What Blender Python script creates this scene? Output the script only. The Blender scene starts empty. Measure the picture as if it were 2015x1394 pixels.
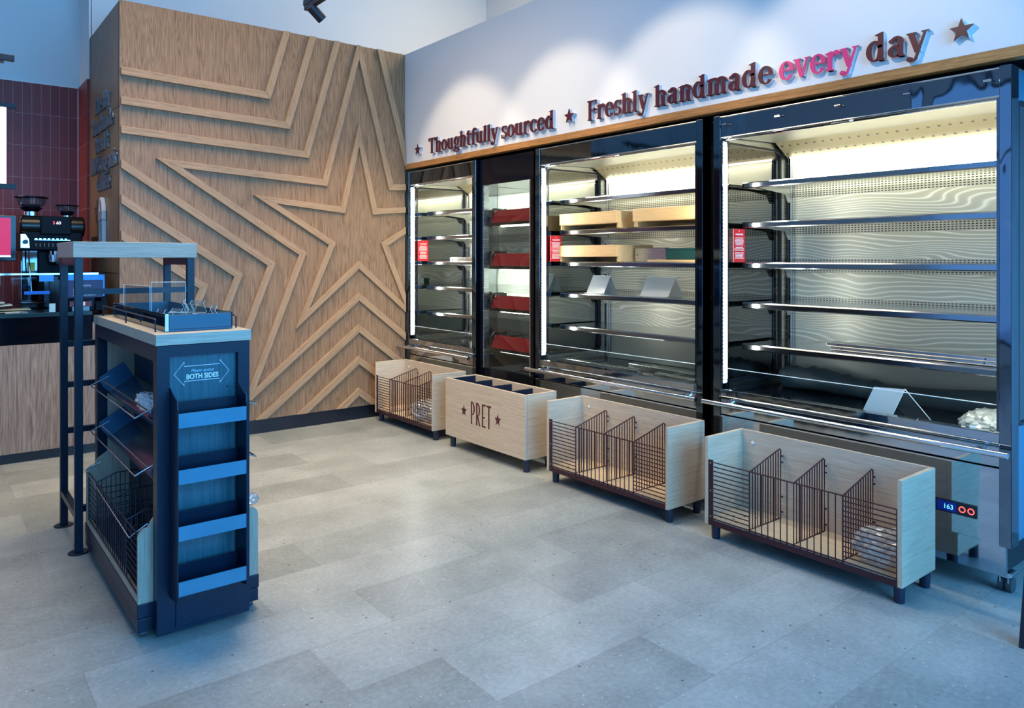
import bpy, bmesh, math, random
from mathutils import Vector, Matrix
random.seed(4)
S = bpy.context.scene
COL = S.collection

# ---------------------------------------------------------------- camera
cam_d = bpy.data.cameras.new('camera'); cam = bpy.data.objects.new('camera', cam_d); COL.objects.link(cam)
FPX = 1472.0
cam_d.sensor_fit = 'HORIZONTAL'; cam_d.sensor_width = 36.0
cam_d.lens = 36.0 * FPX / 2015.0
cam_d.shift_y = -(697.0 - 510.0) / 2015.0        # horizon sits at image row 510
cam_d.clip_start = 0.02; cam_d.clip_end = 200
cam.location = (0, 0, 1.3)
cam.rotation_euler = (math.radians(90), 0, math.atan2(-0.6203, 0.7846))
S.camera = cam

# ---------------------------------------------------------------- world / exposure
w = bpy.data.worlds.new('sky'); S.world = w; w.use_nodes = True
bg = w.node_tree.nodes['Background']; bg.inputs[0].default_value = (0.16, 0.42, 1.0, 1); bg.inputs[1].default_value = 1.0
S.view_settings.view_transform = 'Standard'; S.view_settings.look = 'None'
S.view_settings.gamma = 1; S.view_settings.use_curve_mapping = False
S.view_settings.exposure = 0.08

def area(name, loc, direction, sx, sy, power, color, spread=math.pi):
    l = bpy.data.lights.new(name, 'AREA'); l.shape = 'RECTANGLE'; l.size = sx; l.size_y = sy
    l.energy = power; l.color = color; l.spread = spread
    o = bpy.data.objects.new(name, l); COL.objects.link(o); o.location = loc
    o.rotation_euler = Vector(direction).to_track_quat('-Z', 'Y').to_euler(); return o
# daylight standing in the two shopfronts (behind the camera and on the left)
area('daylight_front', (2.1, -2.72, 2.1), (-0.05, 1, -0.35), 5.2, 2.6, 520, (0.12, 0.51, 1.0))
area('daylight_side', (-3.72, 1.5, 1.9), (1, 0, -0.12), 5.6, 3.0, 26, (0.20, 0.55, 1.0))
# the shop's general ceiling lamps, warm white
area('ceiling_lamp', (1.3, 4.0, 4.12), (0, 0, -1), 2.0, 2.0, 80, (1.0, 0.75, 0.47), math.radians(105))
area('high_wall_lamp', (4.15, 4.7, 4.12), (-0.25, 0.2, -1), 1.0, 2.6, 62, (1.0, 0.84, 0.58))

# ---------------------------------------------------------------- mesh helper
class MB:
    def __init__(s): s.v = []; s.f = []
    def add(s, vs, fs):
        n = len(s.v); s.v += [tuple(v) for v in vs]; s.f += [tuple(i + n for i in f) for f in fs]; return s
    def box(s, x0, x1, y0, y1, z0, z1):
        if x0 > x1: x0, x1 = x1, x0
        if y0 > y1: y0, y1 = y1, y0
        if z0 > z1: z0, z1 = z1, z0
        return s.add([(x0,y0,z0),(x1,y0,z0),(x1,y1,z0),(x0,y1,z0),(x0,y0,z1),(x1,y0,z1),(x1,y1,z1),(x0,y1,z1)],
                     [(3,2,1,0),(4,5,6,7),(0,1,5,4),(1,2,6,5),(2,3,7,6),(3,0,4,7)])
    def tube(s, pts, r, n=8, closed=False):
        pts = [Vector(p) for p in pts]; m = len(pts); rings = []
        for i, p in enumerate(pts):
            if closed: t = (pts[(i+1) % m] - pts[i-1])
            elif i == 0: t = pts[1] - p
            elif i == m-1: t = p - pts[i-1]
            else: t = (pts[i+1]-p).normalized() + (p-pts[i-1]).normalized()
            t.normalize()
            k = 1.0
            if 0 < i < m-1 or closed:
                a = (pts[i] - pts[i-1]).normalized(); c = max(0.35, a.dot(t)); k = 1.0 / c
            up = Vector((0,0,1)) if abs(t.z) < 0.9 else Vector((1,0,0))
            a = t.cross(up).normalized(); b = t.cross(a).normalized()
            rings.append([p + a*math.cos(2*math.pi*j/n)*r + b*math.sin(2*math.pi*j/n)*r for j in range(n)])
        vs = [v for rg in rings for v in rg]; fs = []
        for i in range(m if closed else m-1):
            i2 = (i+1) % m
            for j in range(n): fs.append((i*n+j, i2*n+j, i2*n+(j+1) % n, i*n+(j+1) % n))
        if not closed: fs += [tuple(range(n)), tuple((m-1)*n + j for j in reversed(range(n)))]
        return s.add(vs, fs)
    def cyl(s, x, y, z0, z1, r, n=20): return s.tube([(x,y,z0),(x,y,z1)], r, n)
    def lathe(s, x, y, prof, n=28):
        vs = []; fs = []
        for (r, z) in prof: vs += [(x + r*math.cos(2*math.pi*j/n), y + r*math.sin(2*math.pi*j/n), z) for j in range(n)]
        for i in range(len(prof)-1):
            for j in range(n): fs.append((i*n+j, i*n+(j+1) % n, (i+1)*n+(j+1) % n, (i+1)*n+j))
        fs += [tuple(reversed(range(n))), tuple((len(prof)-1)*n + j for j in range(n))]
        return s.add(vs, fs)
    def prism(s, poly, axis, d0, d1):
        """poly: 2-D points in the plane normal to axis; x:(y,z) y:(x,z) z:(x,y)"""
        def P(a, b, d): return {'x': (d,a,b), 'y': (a,d,b), 'z': (a,b,d)}[axis]
        n = len(poly); vs = [P(a,b,d0) for a,b in poly] + [P(a,b,d1) for a,b in poly]
        fs = [tuple(range(n)), tuple(reversed(range(n, 2*n)))] + [(i, n+i, n+(i+1) % n, (i+1) % n) for i in range(n)]
        return s.add(vs, fs)

ROOT = {}
def build(name, mb, mat, parent=None, bevel=0.0, smooth=False, seg=2):
    me = bpy.data.meshes.new(name); off = Vector((0,0,0))
    if parent is not None:
        p = parent
        while p.parent: p = p.parent
        off = Vector(p.location)
    me.from_pydata([tuple(Vector(v) - off) for v in mb.v], [], mb.f)
    bm = bmesh.new(); bm.from_mesh(me); bmesh.ops.recalc_face_normals(bm, faces=bm.faces); bm.to_mesh(me); bm.free()
    me.materials.append(mat); me.update()
    o = bpy.data.objects.new(name, me); COL.objects.link(o)
    if parent is not None: o.parent = parent
    if bevel > 0:
        b = o.modifiers.new('bevel', 'BEVEL'); b.width = bevel; b.segments = seg; b.limit_method = 'ANGLE'; b.angle_limit = math.radians(40)
    if smooth:
        for p in me.polygons: p.use_smooth = True
    return o
def smooth_angle(o, a=35):
    me = o.data
    for p in me.polygons: p.use_smooth = True
    bm = bmesh.new(); bm.from_mesh(me)
    for e in bm.edges:
        if len(e.link_faces) == 2 and e.calc_face_angle(0) > math.radians(a): e.smooth = False
    bm.to_mesh(me); bm.free(); return o
def tag(o, label=None, cat=None, group=None, kind=None):
    if label: o['label'] = label
    if cat: o['category'] = cat
    if group: o['group'] = group
    if kind: o['kind'] = kind
    return o
def thing(name, label, cat, loc, group=None):
    o = bpy.data.objects.new(name, None); o.empty_display_size = 0.05; COL.objects.link(o); o.location = loc
    return tag(o, label, cat, group)
def copy_tree(o, parent=None):
    c = o.copy(); COL.objects.link(c)
    if parent is not None: c.parent = parent
    for ch in list(o.children): copy_tree(ch, c)
    return c
def text_mesh(name, s, size, depth, mat, parent, M, align='CENTER', bold=0.0, sx=1.0):
    """built-in font turned to mesh; M maps the text plane (x right, y up, z out) to the world"""
    cu = bpy.data.curves.new(name, 'FONT'); cu.body = s; cu.size = size; cu.extrude = depth; cu.align_x = align; cu.offset = bold
    t = bpy.data.objects.new('tmp', cu); COL.objects.link(t)
    dg = bpy.context.evaluated_depsgraph_get(); me = bpy.data.meshes.new_from_object(t.evaluated_get(dg))
    bpy.data.objects.remove(t)
    off = Vector((0,0,0))
    if parent is not None:
        p = parent
        while p.parent: p = p.parent
        off = Vector(p.location)
    for v in me.vertices: v.co = (M @ Vector((v.co.x*sx, v.co.y, v.co.z))) - off
    me.materials.clear(); me.materials.append(mat); me.name = name
    o = bpy.data.objects.new(name, me); COL.objects.link(o)
    if parent is not None: o.parent = parent
    return o
def frameY(x, y, z):    # text on a face looking towards -Y
    return Matrix(((1,0,0,x),(0,0,-1,y),(0,1,0,z),(0,0,0,1)))
def frameX(x, y, z):    # text on a face looking towards -X
    return Matrix(((0,0,-1,x),(-1,0,0,y),(0,1,0,z),(0,0,0,1)))

# ---------------------------------------------------------------- materials
def nt(name):
    m = bpy.data.materials.new(name); m.use_nodes = True; t = m.node_tree
    return m, t, t.nodes['Principled BSDF']
def N(t, kind, **kw):
    n = t.nodes.new(kind)
    for k, v in kw.items():
        if k.startswith('i_'):
            key = k[2:]; key = int(key) if key.isdigit() else key
            n.inputs[key].default_value = v
        else: setattr(n, k, v)
    return n
def math_n(t, op, a, b=None):
    n = t.nodes.new('ShaderNodeMath'); n.operation = op
    for i, q in enumerate((a, b)):
        if q is None: continue
        if isinstance(q, (int, float)): n.inputs[i].default_value = q
        else: t.links.new(q, n.inputs[i])
    return n.outputs[0]
def ramp(t, src, stops):
    r = t.nodes.new('ShaderNodeValToRGB'); el = r.color_ramp.elements
    el[0].position, el[0].color = stops[0][0], (*stops[0][1], 1); el[1].position, el[1].color = stops[-1][0], (*stops[-1][1], 1)
    for p, c in stops[1:-1]: e = el.new(p); e.color = (*c, 1)
    t.links.new(src, r.inputs[0]); return r.outputs[0]
def plain(name, col, rough=0.5, metal=0.0, noise=0.06, spec=0.5, scale=18, bump=0.0, coat=0.0):
    m, t, b = nt(name)
    co = N(t, 'ShaderNodeTexCoord'); n = N(t, 'ShaderNodeTexNoise', i_Scale=scale, i_Detail=5.0)
    t.links.new(co.outputs['Object'], n.inputs['Vector'])
    c = ramp(t, n.outputs['Fac'], [(0.25, tuple(x*(1-noise) for x in col)), (0.75, tuple(min(1, x*(1+noise)) for x in col))])
    t.links.new(c, b.inputs['Base Color'])
    b.inputs['Roughness'].default_value = rough; b.inputs['Metallic'].default_value = metal
    b.inputs['Specular IOR Level'].default_value = spec; b.inputs['Coat Weight'].default_value = coat
    if bump:
        bp = N(t, 'ShaderNodeBump', i_Strength=bump, i_Distance=0.002); t.links.new(n.outputs['Fac'], bp.inputs['Height']); t.links.new(bp.outputs[0], b.inputs['Normal'])
    return m
def wood(name, dark, light, grain='z', rough=0.5, scale=1.0, cath=1.0, spec=0.35):
    m, t, b = nt(name)
    co = N(t, 'ShaderNodeTexCoord')
    def mp(a, al):
        v = {'x': (al,a,a), 'y': (a,al,a), 'z': (a,a,al)}[grain]
        q = N(t, 'ShaderNodeMapping'); q.inputs['Scale'].default_value = tuple(k*scale for k in v)
        t.links.new(co.outputs['Object'], q.inputs['Vector']); return q.outputs[0]
    n1 = N(t, 'ShaderNodeTexNoise', i_Scale=1.0, i_Detail=4.0, i_Distortion=0.3); t.links.new(mp(6.5, 0.6), n1.inputs['Vector'])
    n2 = N(t, 'ShaderNodeTexNoise', i_Scale=1.0, i_Detail=7.0, i_Roughness=0.7); t.links.new(mp(130, 3.0), n2.inputs['Vector'])
    n3 = N(t, 'ShaderNodeTexNoise', i_Scale=1.0, i_Detail=3.0); t.links.new(mp(420, 14.0), n3.inputs['Vector'])
    rings = math_n(t, 'FRACT', math_n(t, 'MULTIPLY', n1.outputs['Fac'], 22.0))
    rings = math_n(t, 'ABSOLUTE', math_n(t, 'SUBTRACT', rings, 0.5))
    f = math_n(t, 'ADD', math_n(t, 'MULTIPLY', rings, 0.34*cath), math_n(t, 'MULTIPLY', n2.outputs['Fac'], 0.75))
    f = math_n(t, 'ADD', f, math_n(t, 'MULTIPLY', n3.outputs['Fac'], 0.45))
    mid = tuple((a+c)/2 for a, c in zip(dark, light))
    base = 0.085*cath
    c = ramp(t, f, [(base+0.40, dark), (base+0.58, mid), (base+0.78, light)])
    t.links.new(c, b.inputs['Base Color']); b.inputs['Roughness'].default_value = rough
    b.inputs['Specular IOR Level'].default_value = spec
    bp = N(t, 'ShaderNodeBump', i_Strength=0.12, i_Distance=0.001); t.links.new(f, bp.inputs['Height']); t.links.new(bp.outputs[0], b.inputs['Normal'])
    return m
def emit(name, col, strength):
    m, t, b = nt(name)
    b.inputs['Base Color'].default_value = (*[c*0.08 for c in col], 1); b.inputs['Emission Color'].default_value = (*col, 1)
    b.inputs['Emission Strength'].default_value = strength; b.inputs['Roughness'].default_value = 0.4
    return m
def clear(name, tint=(0.95,0.98,0.98), refl=0.12, rough=0.02, diffuse=0.0, fres=0.8):
    m = bpy.data.materials.new(name); m.use_nodes = True; t = m.node_tree; t.nodes.clear()
    out = N(t, 'ShaderNodeOutputMaterial'); tr = N(t, 'ShaderNodeBsdfTransparent'); tr.inputs[0].default_value = (*tint, 1)
    gl = N(t, 'ShaderNodeBsdfGlossy'); gl.inputs['Roughness'].default_value = rough
    fr = N(t, 'ShaderNodeLayerWeight'); fr.inputs[0].default_value = 0.3
    fac = math_n(t, 'MINIMUM', math_n(t, 'ADD', math_n(t, 'MULTIPLY', fr.outputs['Fresnel'], fres), refl), 1.0)
    mx = N(t, 'ShaderNodeMixShader'); t.links.new(fac, mx.inputs[0]); t.links.new(tr.outputs[0], mx.inputs[1]); t.links.new(gl.outputs[0], mx.inputs[2])
    last = mx.outputs[0]
    if diffuse:
        df = N(t, 'ShaderNodeBsdfPrincipled'); df.inputs['Base Color'].default_value = (0.8,0.85,0.88,1); df.inputs['Roughness'].default_value = 0.25
        m2 = N(t, 'ShaderNodeMixShader'); m2.inputs[0].default_value = diffuse; t.links.new(last, m2.inputs[1]); t.links.new(df.outputs[0], m2.inputs[2]); last = m2.outputs[0]
    t.links.new(last, out.inputs[0]); return m

M = {}
M['oak'] = wood('oak_veneer', (0.155,0.085,0.042), (0.37,0.225,0.125), 'z', 0.45)
M['oak_strip'] = wood('oak_moulding', (0.25,0.150,0.078), (0.48,0.310,0.180), 'x', 0.45, 1.0, 0.6)
M['oak_counter'] = wood('oak_counter_front', (0.16,0.11,0.085), (0.44,0.34,0.27), 'z', 0.5, 0.8)
M['pale'] = wood('pale_ash_board', (0.45,0.36,0.27), (0.66,0.56,0.44), 'y', 0.5, 1.0, 0.35)
M['pale_x'] = wood('pale_ash_board_end', (0.46,0.36,0.25), (0.68,0.56,0.42), 'x', 0.5, 1.0, 0.35)
M['pale_in'] = wood('pale_ash_floor', (0.55,0.42,0.27), (0.74,0.60,0.42), 'y', 0.5, 1.0, 0.35)
M['grey_oak'] = wood('grey_oak_top', (0.34,0.31,0.25), (0.58,0.54,0.45), 'x', 0.5, 0.9, 0.3)
M['grey_oak_z'] = wood('grey_oak_panel', (0.26,0.24,0.19), (0.46,0.43,0.35), 'z', 0.5, 0.9, 0.3)
M['grey_oak_y'] = wood('grey_oak_side', (0.30,0.27,0.21), (0.52,0.47,0.38), 'y', 0.5, 0.9, 0.3)
M['walnut'] = wood('walnut_trim', (0.26,0.10,0.025), (0.60,0.29,0.10), 'y', 0.4, 1.0, 0.5)
M['crate'] = wood('crate_wood', (0.50,0.32,0.14), (0.68,0.46,0.23), 'y', 0.45, 1.0, 0.25)
M['white'] = plain('white_paint', (0.80,0.80,0.80), 0.6, 0, 0.015, 0.3, 2)
M['white_back'] = plain('white_paint_rear', (0.72,0.74,0.76), 0.7, 0, 0.02, 0.3, 2)
M['black'] = plain('black_kick', (0.008,0.010,0.018), 0.35, 0, 0.1)
M['blackgloss'] = plain('black_gloss', (0.002,0.003,0.008), 0.10, 0, 0.1, 0.3)
M['navy'] = plain('dark_powder_coat', (0.0003,0.0120,0.034), 0.36, 0, 0.08, 0.3, 30)
M['navy2'] = plain('dark_foot', (0.010,0.020,0.045), 0.4, 0, 0.08)
M['track'] = plain('black_lamp_metal', (0.006,0.009,0.018), 0.45, 0, 0.1)
M['plastic'] = plain('dark_glossy_plastic', (0.004,0.012,0.030), 0.16, 0, 0.1, 0.7)
M['teal_tray'] = plain('teal_plastic', (0.006,0.085,0.160), 0.35, 0, 0.05)
M['rack_lip'] = plain('brushed_blue_metal', (0.050,0.210,0.330), 0.38, 0.2, 0.12, 0.4, 9)
M['maroon'] = plain('maroon_powder_coat', (0.036,0.004,0.012), 0.4, 0, 0.08)
M['maroon_ink'] = plain('maroon_acrylic', (0.085,0.010,0.020), 0.35, 0, 0.03)
M['brown_ink'] = plain('brown_maroon_acrylic', (0.12,0.018,0.020), 0.35, 0, 0.03)
M['pink_ink'] = plain('pink_acrylic', (0.80,0.055,0.20), 0.35, 0, 0.03)
M['acrylic_edge'] = plain('frosted_letter_edge', (0.55,0.57,0.62), 0.3, 0, 0.03)
M['letter_grey'] = plain('grey_metal_letter', (0.38,0.43,0.47), 0.35, 0.3, 0.05)
M['letter_side'] = plain('dark_metal_letter', (0.20,0.24,0.28), 0.3, 0.4, 0.05)
M['red'] = plain('red_card', (0.62,0.015,0.02), 0.5, 0, 0.03)
M['redpanel'] = plain('red_shelf_front', (0.15,0.002,0.008), 0.3, 0, 0.05, 0.25)
M['paper'] = plain('white_print', (0.85,0.83,0.80), 0.6, 0, 0.02)
M['ink_white'] = plain('white_vinyl', (0.9,0.93,0.93), 0.5, 0, 0.02)
M['ink_blue'] = plain('pale_vinyl', (0.35,0.66,0.80), 0.5, 0, 0.02)
M['chrome'] = plain('chrome', (0.78,0.80,0.82), 0.08, 1.0, 0.02)
M['wire'] = plain('dark_chrome_wire', (0.35,0.38,0.42), 0.22, 1.0, 0.04)
M['rubber'] = plain('grey_wheel_rubber', (0.05,0.06,0.07), 0.5, 0, 0.1)
M['tarp'] = plain('dark_grey_fabric', (0.030,0.050,0.060), 0.55, 0, 0.15, 0.4, 10, 0.4)
M['tape'] = plain('blue_masking_tape', (0.02,0.30,0.92), 0.6, 0, 0.05)
M['green'] = plain('dark_green_plastic', (0.01,0.055,0.055), 0.3, 0, 0.08)
M['yellow'] = plain('yellow_note', (0.55,0.55,0.08), 0.6, 0, 0.05)
M['cardboard'] = plain('buff_paper', (0.55,0.50,0.36), 0.7, 0, 0.06)
M['pinkscreen'] = emit('pink_screen_light', (0.60,0.0,0.085), 0.95)
M['whitescreen'] = emit('white_screen_light', (0.93,0.96,1.0), 1.6)
M['digit'] = emit('lit_digits', (0.75,0.85,1.0), 2.0)
M['redlamp'] = emit('red_ring_light', (1.0,0.10,0.10), 2.0)
M['redS'] = emit('red_lit_digit', (1.0,0.06,0.08), 2.0)
M['lcd'] = emit('blue_lcd_light', (0.0,0.02,0.30), 0.5)
M['lcdtext'] = emit('lcd_digit_light', (0.1,0.45,1.0), 2.5)
M['blueglow'] = emit('small_blue_display_light', (0.0,0.10,0.7), 0.8)
M['bag'] = clear('clear_plastic_bag', (0.85,0.88,0.9), 0.14, 0.12, 0.28)
M['bagwhite'] = clear('milky_plastic_bag', (0.85,0.85,0.86), 0.14, 0.12, 0.75)
M['acrylic'] = clear('clear_acrylic', (0.90,0.96,0.98), 0.03, 0.03, 0.02, 0.4)
M['acrylic_rim'] = plain('bright_acrylic_edge', (0.75,0.90,0.95), 0.2, 0, 0.02)
M['glass'] = clear('display_glass', (0.93,0.98,0.97), 0.008, 0.005, 0.0, 0.08)
M['sideglass'] = clear('tinted_side_glass', (0.55,0.66,0.64), 0.30, 0.02)
M['smoke'] = clear('smoked_glass', (0.30,0.42,0.55), 0.10, 0.02)
M['frost'] = clear('frosted_acrylic_stand', (0.55,0.62,0.60), 0.08, 0.2, 0.45)
M['winglass'] = clear('window_glass', (0.96,0.98,1.0), 0.03, 0.0)

def steel(name, col, rough, wav=0.0, brush=0.0):
    m, t, b = nt(name); b.inputs['Metallic'].default_value = 1.0; b.inputs['Base Color'].default_value = (*col, 1)
    co = N(t, 'ShaderNodeTexCoord')
    mp = N(t, 'ShaderNodeMapping'); mp.inputs['Scale'].default_value = (1, 4, 160) if brush else (6, 6, 2.2)
    t.links.new(co.outputs['Object'], mp.inputs['Vector'])
    n = N(t, 'ShaderNodeTexNoise', i_Scale=1.0, i_Detail=2.0 if not brush else 5.0); t.links.new(mp.outputs[0], n.inputs['Vector'])
    mr = N(t, 'ShaderNodeMapRange'); mr.inputs[3].default_value = rough*0.7; mr.inputs[4].default_value = rough*1.3
    t.links.new(n.outputs['Fac'], mr.inputs[0]); t.links.new(mr.outputs[0], b.inputs['Roughness'])
    if wav:
        bp = N(t, 'ShaderNodeBump', i_Strength=wav, i_Distance=0.02); t.links.new(n.outputs['Fac'], bp.inputs['Height']); t.links.new(bp.outputs[0], b.inputs['Normal'])
    return m
M['mirror'] = steel('polished_steel', (0.50,0.54,0.58), 0.05, 0.08)
M['darkmirror'] = steel('dark_polished_steel', (0.12,0.145,0.17), 0.05, 0.06)
M['mirror_wavy'] = steel('polished_steel_wavy', (0.18,0.22,0.27), 0.04, 0.35)
M['brushed'] = steel('brushed_steel', (0.62,0.65,0.66), 0.26, 0, 1)
M['shelfsteel'] = steel('shelf_steel', (0.66,0.68,0.66), 0.16, 0, 1)
M['shelfrail'] = steel('shelf_rail_steel', (0.30,0.33,0.36), 0.13, 0.04)
M['sidepanel'] = plain('daylit_side_panel', (0.08,0.27,0.42), 0.28, 0.3, 0.03)  # blue of the daylight on this panel is put into its base colour

def perf_mask(t, co, zax=True, rows=0.0115, cols=0.0175, hw=0.30, hh=0.22):
    sx = N(t, 'ShaderNodeSeparateXYZ'); t.links.new(co, sx.inputs[0])
    a = math_n(t, 'ABSOLUTE', math_n(t, 'SUBTRACT', math_n(t, 'FRACT', math_n(t, 'DIVIDE', sx.outputs['Y'], cols)), 0.5))
    b = math_n(t, 'ABSOLUTE', math_n(t, 'SUBTRACT', math_n(t, 'FRACT', math_n(t, 'DIVIDE', sx.outputs['Z'], rows)), 0.5))
    return math_n(t, 'MULTIPLY', math_n(t, 'LESS_THAN', a, hw), math_n(t, 'LESS_THAN', b, hh)), sx
SHELF_Z = [1.700, 1.492, 1.281, 1.072, 0.856]
def back_mat():
    m, t, b = nt('rippled_steel_back')
    co = N(t, 'ShaderNodeTexCoord'); g = N(t, 'ShaderNodeNewGeometry')
    mp = N(t, 'ShaderNodeMapping'); mp.inputs['Scale'].default_value = (1.0, 1.5, 5.2)
    t.links.new(g.outputs['Position'], mp.inputs['Vector'])
    n = N(t, 'ShaderNodeTexNoise', i_Scale=1.0, i_Detail=1.2, i_Distortion=0.4); t.links.new(mp.outputs[0], n.inputs['Vector'])
    sx0 = N(t, 'ShaderNodeSeparateXYZ'); t.links.new(g.outputs['Position'], sx0.inputs[0])
    ph = math_n(t, 'ADD', math_n(t, 'MULTIPLY', n.outputs['Fac'], 11.0), math_n(t, 'MULTIPLY', sx0.outputs['Z'], 52.0))
    wv = math_n(t, 'ABSOLUTE', math_n(t, 'SUBTRACT', math_n(t, 'FRACT', ph), 0.5))
    wv = math_n(t, 'MULTIPLY', wv, 2.0)
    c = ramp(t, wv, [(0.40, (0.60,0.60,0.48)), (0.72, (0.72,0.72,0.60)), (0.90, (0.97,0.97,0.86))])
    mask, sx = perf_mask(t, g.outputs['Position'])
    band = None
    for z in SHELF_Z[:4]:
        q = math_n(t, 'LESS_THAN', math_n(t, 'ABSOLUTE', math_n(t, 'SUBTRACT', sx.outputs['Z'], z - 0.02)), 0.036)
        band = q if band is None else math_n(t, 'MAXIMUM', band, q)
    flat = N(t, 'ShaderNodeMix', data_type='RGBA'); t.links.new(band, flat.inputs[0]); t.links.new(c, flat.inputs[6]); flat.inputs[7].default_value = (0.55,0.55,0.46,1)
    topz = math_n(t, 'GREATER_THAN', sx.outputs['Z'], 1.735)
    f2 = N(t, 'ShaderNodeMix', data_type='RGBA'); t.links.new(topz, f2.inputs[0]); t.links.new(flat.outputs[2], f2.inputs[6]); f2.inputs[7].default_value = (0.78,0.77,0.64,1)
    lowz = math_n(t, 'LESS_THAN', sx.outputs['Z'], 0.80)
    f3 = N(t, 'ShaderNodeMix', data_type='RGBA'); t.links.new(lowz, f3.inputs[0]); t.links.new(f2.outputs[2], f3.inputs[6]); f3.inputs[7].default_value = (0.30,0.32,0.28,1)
    mk = math_n(t, 'MULTIPLY', mask, band)
    mx = N(t, 'ShaderNodeMix', data_type='RGBA'); t.links.new(mk, mx.inputs[0]); t.links.new(f3.outputs[2], mx.inputs[6]); mx.inputs[7].default_value = (0.02,0.025,0.03,1)
    t.links.new(mx.outputs[2], b.inputs['Base Color']); b.inputs['Roughness'].default_value = 0.34; b.inputs['Metallic'].default_value = 0.15
    return m
M['back'] = back_mat()
def perf_mat():
    m, t, b = nt('perforated_canopy'); g = N(t, 'ShaderNodeNewGeometry')
    mask, sx = perf_mask(t, g.outputs['Position'], True, 0.036, 0.048, 0.14, 0.085)
    mx = N(t, 'ShaderNodeMix', data_type='RGBA'); t.links.new(mask, mx.inputs[0]); mx.inputs[6].default_value = (0.24,0.20,0.12,1); mx.inputs[7].default_value = (0.01,0.01,0.01,1)
    t.links.new(mx.outputs[2], b.inputs['Base Color']); b.inputs['Roughness'].default_value = 0.4; return m
M['perf'] = perf_mat()
M['canopy'] = plain('canopy_liner', (0.20,0.20,0.17), 0.4, 0.2, 0.03)
def led_mat():
    m, t, b = nt('led_strip_light'); g = N(t, 'ShaderNodeNewGeometry'); sx = N(t, 'ShaderNodeSeparateXYZ'); t.links.new(g.outputs['Position'], sx.inputs[0])
    a = math_n(t, 'ABSOLUTE', math_n(t, 'SUBTRACT', math_n(t, 'FRACT', math_n(t, 'DIVIDE', sx.outputs['Z'], 0.020)), 0.5))
    st = math_n(t, 'ADD', math_n(t, 'MULTIPLY', math_n(t, 'LESS_THAN', a, 0.26), 3.0), 0.45)
    b.inputs['Base Color'].default_value = (0.8,0.85,0.85,1); b.inputs['Emission Color'].default_value = (0.92,0.98,1.0,1); t.links.new(st, b.inputs['Emission Strength']); return m
M['led'] = led_mat()
M['ledbar'] = emit('canopy_lamp_light', (1.0,0.96,0.78), 6.0)

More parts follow.
